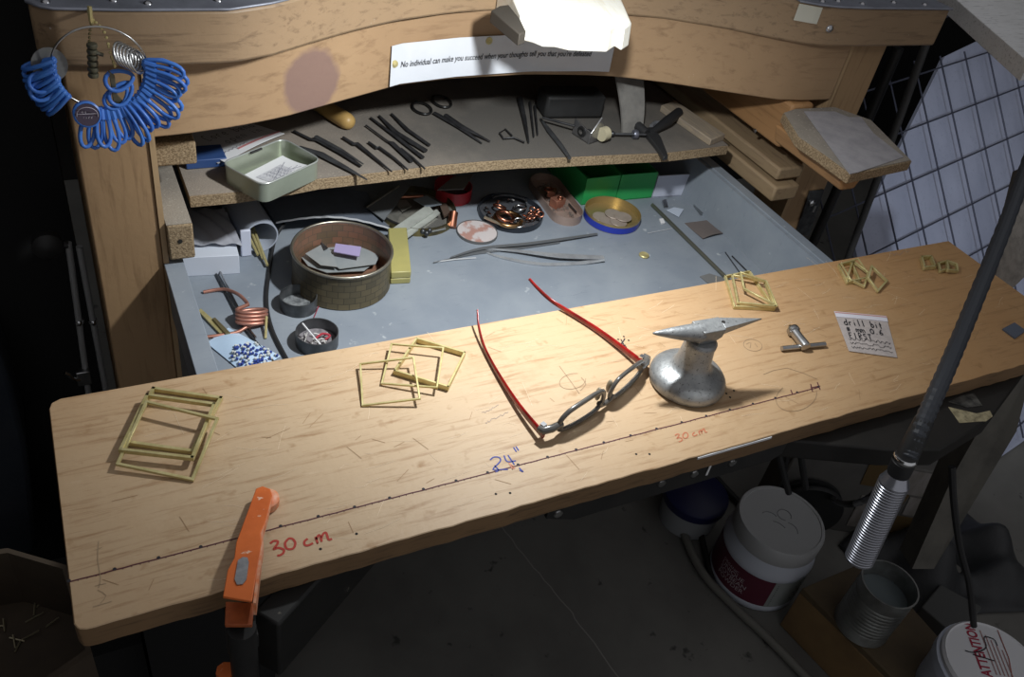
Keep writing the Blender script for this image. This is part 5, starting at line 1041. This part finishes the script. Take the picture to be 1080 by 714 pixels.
for cx, cy, r1, a0, a1 in ((0, .012, .011, 0, 300), (-.016, -.012, .014, 60, 170), (.016, -.012, .014, 10, 120), (0, -.03, .02, 60, 120)):
    obj('embossed_mark', M().tube([lc+rt2*(cx+r1*math.cos(math.radians(t)))+bk2*(cy+r1*math.sin(math.radians(t))) for t in range(a0, a1+1, 15)], .0008, 6), mat('emboss', (.25, .255, .26), .5), jar)
# crate with can
ZC = -.56
cr = thing('brown_crate', 'brown wooden crate on the floor carrying the tin can', 'crate', A(930, 660, FZ))
cp = [A(846, 620, ZC), A(962, 735, ZC), A(1008, 692, ZC), A(917, 590, ZC)]
obj('crate_body', M().prism([V((p.x, p.y, FZ)) for p in cp], (0, 0, ZC-FZ-.012)), mat('crate_wood', (.24, .15, .065), .7, col2=(.17, .105, .05), scale=10), cr, bev=.002)
obj('crate_lid', M().prism([V((p.x, p.y, ZC-.012)) for p in cp], (0, 0, .012)), mat('crate_top', (.085, .06, .035), .8, col2=(.12, .085, .045), scale=12), cr, bev=.002)
cb_ = A(908, 658, ZC); ch_ = vfind(cb_, (935, 613)); crd = 29*(cb_-CAM).dot(fw)/FPX*.97
can = thing('tin_can', 'open ribbed tin can standing on the brown crate', 'can', cb_)
pf = [(crd, 0), (crd*1.02, .002), (crd, .004)]
for i in range(9): z = ch_*(.18+.62*i/9); pf += [(crd, z), (crd*.975, z+.002), (crd, z+.004)]
pf += [(crd, ch_-.004), (crd*1.03, ch_-.002), (crd*1.03, ch_), (crd*.97, ch_), (crd*.96, ch_-.004), (crd*.95, .012), (.001, .012)]
obj('can_body', M().lathe(cb_, pf, 36), mat('dull_tinplate', (.32, .33, .32), .4, .7, col2=(.20, .20, .19), scale=30), can, smooth=30)
obj('water', M().lathe(cb_, [(crd*.95, ch_*.70), (crd*.95, ch_*.70+.0006)], 32), mat('grey_water', (.16, .19, .20), .1, spec=.6), can)
# bucket with attention lid
bz = -.47; bc_ = A(1050, 702, bz); br_ = 52*(bc_-CAM).dot(fw)/FPX
bu = thing('white_bucket', 'white bucket with red ATTENTION lettering on its lid, bottom right', 'bucket', V((bc_.x, bc_.y, FZ)))
obj('bucket_body', M().lathe((bc_.x, bc_.y, FZ), [(br_*.92, 0), (br_*.93, .004), (br_*1.06, bz-FZ-.03), (br_*1.10, bz-FZ-.028), (br_*1.10, bz-FZ-.012), (br_*1.02, bz-FZ-.010)], 44), mat('bucket_plastic', (.60, .64, .74), .45), bu)
obj('lid', M().lathe((bc_.x, bc_.y, bz-.012), [(br_*1.04, 0), (br_*1.05, .008), (br_*1.0, .012), (br_*.97, .010), (0, .010)], 44), mat('bucket_lid', (.66, .66, .68), .5), bu)
ZB = bz-.0015
ta, tb = A(1045, 714, ZB), A(1024, 658, ZB); tx = tb-ta; Lx = tx.length; tx.normalize(); ty = V((-tx.y, tx.x, 0))
tm = text_mesh('ATTENTION', lambda x, y: (x, y, 0), 1.0, 0, .03); W = max(p[0] for p in tm.v); tm.v = [ta+tx*(p.x/W*Lx)+ty*(p.y*.020-.003) for p in tm.v]
obj('lettering', tm, mat('attention_red', (.34, .02, .05), .6), bu)
m = M()
for j in range(5): m.ribbon([ta+tx*(.005+Lx*k/12+0)+ty*(-.010-.0055*j)+V((0, 0, .0001)) for k in range(0, 11-j)], .0016)
obj('small_print', m, mat('faded_print', (.36, .20, .19), .7), bu)['kind'] = 'stuff'
obj('marker_scribble', M().ribbon(smooth_pts([A(x, y, ZB+.0004) for x, y in ((1018, 686), (1028, 688), (1040, 683), (1038, 672), (1048, 674), (1052, 681))], 4), .0016).ribbon([A(1026, 690, ZB+.0004), A(1049, 697, ZB+.0004)], .0016), MT['ink'], bu)
m = M().ribbon([A(1052, 664, ZB+.0002), A(1064, 694, ZB+.0002), A(1068, 716, ZB+.0002)], .0016); obj('edge_line', m, mat('lid_red_line', (.32, .12, .1), .7), bu)
# hose, cables, blue container, black round base
FT = lambda x, y, h: A(x, y, FZ+h)
tag(obj('grey_hose', M().tube(smooth_pts([FT(712, 528, .008), FT(722, 565, .008), FT(742, 605, .008), FT(775, 640, .008), FT(815, 678, .008), FT(870, 735, .008)], 8), .0068, 10), mat('grey_hose', (.17, .165, .145), .6), None, smooth=60), 'grey hose curving over the floor left of the white jar', 'hose')
tag(obj('dark_strap', M().tube(smooth_pts([FT(735, 535, .006), FT(742, 575, .006), FT(752, 615, .006)], 5), .0055, 8), MT['dark']), 'dark cable on the floor between the hose and the jar', 'cable')
tag(obj('power_cable', M().tube(smooth_pts([FT(752, 500, .03), FT(772, 522, .01), FT(800, 548, .007), FT(850, 575, .007)], 6), .0058, 8), MT['rubber']), 'black power cable running behind the white jar', 'cable')
q = FT(738, 512, .085); q.z = FZ; bq = thing('blue_container', 'white tub with dark blue lid on the floor under the board', 'tub', q)
obj('tub', M().lathe(q, [(.048, 0), (.052, .05)], 32), mat('tub_white', (.25, .26, .27), .6), bq); obj('lid', M().lathe(q, [(.055, .05), (.056, .052), (.056, .066), (.05, .07), (0, .07)], 32), mat('dark_blue_lid', (.012, .014, .06), .4), bq)
q = t0-nv*.030+V((0, 0, 0)); v_ = ray(852, 541); q = CAM+v_*((t0-nv*.028-CAM).dot(nv)/v_.dot(nv)); q.z = max(q.z, FZ+.061)
fb = thing('black_disk', 'round black reel leaning on the grey carton behind the white jar', 'disk', V((q.x, q.y, FZ)))  # dark round shape standing against the carton face
obj('flange', M().lathe(q, [(.058, 0), (.060, .003), (.060, .008), (.05, .009), (.05, .016), (.060, .017), (.060, .022), (.058, .024), (0, .024)], 36, nv), MT['rubber'], fb); obj('hub', M().lathe(q, [(.018, -.002), (.018, .001)], 24, nv), MT['black'], fb)
tag(obj('pedal_cable', M().tube(smooth_pts([AD(940, 500, 1.02), AD(918, 524, 1.04), AD(893, 532, 1.06), q+V((.02, -.012, .045))], 6), .0042, 8), MT['rubber']), 'black cable looping in front of the carton to the black reel', 'cable')
for i, P in enumerate((((818, 462), (824, 490), (832, 520)), ((836, 464), (830, 480), (826, 500)), ((842, 462), (846, 490), (850, 515)))):
    tag(obj('hanging_cable', M().tube(smooth_pts([AD(x, y, 1.06+.03*k) for k, (x, y) in enumerate(P)], 5), .0042, 8), MT['rubber']), ('leftmost black cable hanging beside the carton under the board', 'middle black cable crossing behind the leftmost one', 'rightmost black cable hanging over the carton edge')[i], 'cable', 'black cables hanging beside the carton')
tag(obj('mains_lead', M().tube(smooth_pts([AD(1004, 492, 1.0), AD(1006, 530, 1.02), AD(1012, 575, 1.05), AD(1022, 615, 1.08), AD(1027, 660, 1.12)], 6), .0042, 8), MT['rubber']), 'black lead hanging down right of the taped carton', 'cable')
gq = [A(x, y, -.60) for x, y in ((972, 640), (992, 616), (1036, 640), (1012, 674))]
tag(obj('grey_box', M().prism([V((p.x, p.y, FZ)) for p in gq], (0, 0, .06)), mat('dull_grey_box', (.07, .07, .068), .8), None, bev=.002), 'small dull grey box on the floor between the tin can and the bucket', 'box')

tarp = lambda u, v: V((1.13+.30*u, -.02+.21*v+.02*math.sin(5*u), FZ+.004+(.075+.05*math.sin(7*u+2*v)+.03*math.sin(13*u-6*v)+.02*math.sin(17*v+5*u))*math.sin(3.1*u)*math.sin(3.1*v)))
tag(obj('dark_tarp', M().sheet(tarp, 34, 26, .002), mat('dark_tarp', (.026, .027, .029), .6, col2=(.04, .041, .043), scale=12, bump=.4), None, smooth=80), 'crumpled dark plastic sheet on the floor at the lower right', 'plastic sheet')
# ---------------------------------------------------------------- left side
MT['chrome'] = mat('dull_chrome', (.36, .36, .36), .35, .3)
st = thing('chrome_stand', 'two slim chrome rods with a wing nut in the dark left of the bench leg', 'stand', V((.03, .5, FZ)))
for x0, y0, x1, y1 in ((72, 256, 93, 412), (83.5, 260, 111, 408)):
    a, b = AY(x0, y0, .5), AY(x1, y1, .5); c_ = b+(b-a)*((FZ-b.z)/(b.z-a.z)); rd_ = obj('rod', M().tube([a, b, c_], .0034, 10), MT['chrome'], st)
    p = a.lerp(b, .50); obj('joint', M().lathe(p-V((0, 0, .003)), [(.0042, 0), (.0050, .002), (.0050, .004), (.0042, .006)], 12), MT['brightsteel'], rd_)
p = AY(88, 397, .496); obj('clamp_block', M().box(p, (.014, .010, .020)), MT['steel'], st, bev=.001)
obj('wing_lever', M().tube(smooth_pts([p+V((-.004, -.004, 0)), AY(78, 400, .49), AY(72, 395, .49), AY(68, 393, .49)], 4), .0024, 8), MT['brightsteel'], st)
q = AY(50, 258, .5); obj('knob', M().lathe(q+V((0, .006, 0)), [(.013, 0), (.0145, .003), (.0145, .011), (.010, .015), (0, .016)], 24, (0, -1, 0)).tube([q, AY(72, 258, .5)], .004, 8), MT['black'], st)
tag(obj('navy_bag', M().prism([AY(x, y, .50) for x, y in [(-40, 350), (0, 372), (12, 405), (28, 470), (40, 580), (-40, 640)]], (0, .07, 0)), mat('navy_fabric', (.010, .014, .022), .8, col2=(.016, .02, .028), scale=20, bump=.4), None, bev=.006), 'dark navy bag hanging at the far left edge', 'bag')
tz = -.20; rimp = [(97, 688), (40, 728), (-90, 740), (-80, 590), (8, 578), (70, 596)]
tw = thing('wooden_tray', 'dark open wooden tray with wire offcuts at the lower left', 'tray', A(10, 660, tz-.08))
Q = [A(x, y, tz) for x, y in rimp]; cq = sum(Q, V())/len(Q)
twm = mat('dark_tray_wood', (.07, .05, .032), .8, col2=(.05, .036, .024), scale=14)
obj('tray_bottom', M().prism([V((p.x, p.y, tz-.08)) for p in Q], (0, 0, .006)), twm, tw)
for i in range(6):
    a, b = Q[i], Q[(i+1) % 6]; ai, bi = a.lerp(cq, .075), b.lerp(cq, .075)
    obj('tray_wall', M().prism([V((p.x, p.y, tz-.074)) for p in (a, b, bi, ai)], (0, 0, .074)), twm, tw)
for i in range(10):
    c0 = A(rnd.uniform(2, 58), rnd.uniform(630, 700), tz-.073); a_ = rnd.uniform(0, 3.1); l_ = rnd.uniform(.008, .022)
    tag(obj('wire_offcut', M().tube([c0, c0+V((l_*math.cos(a_), l_*math.sin(a_), .001+.002*(i % 3)))], .0008, 5), mat('dull_brass_wire', (.30, .26, .17), .4, .6) if i == 0 else bpy.data.materials['dull_brass_wire']), 'short dull brass wire offcut lying loose in the dark tray', 'wire', 'wire offcuts in the dark wooden tray')
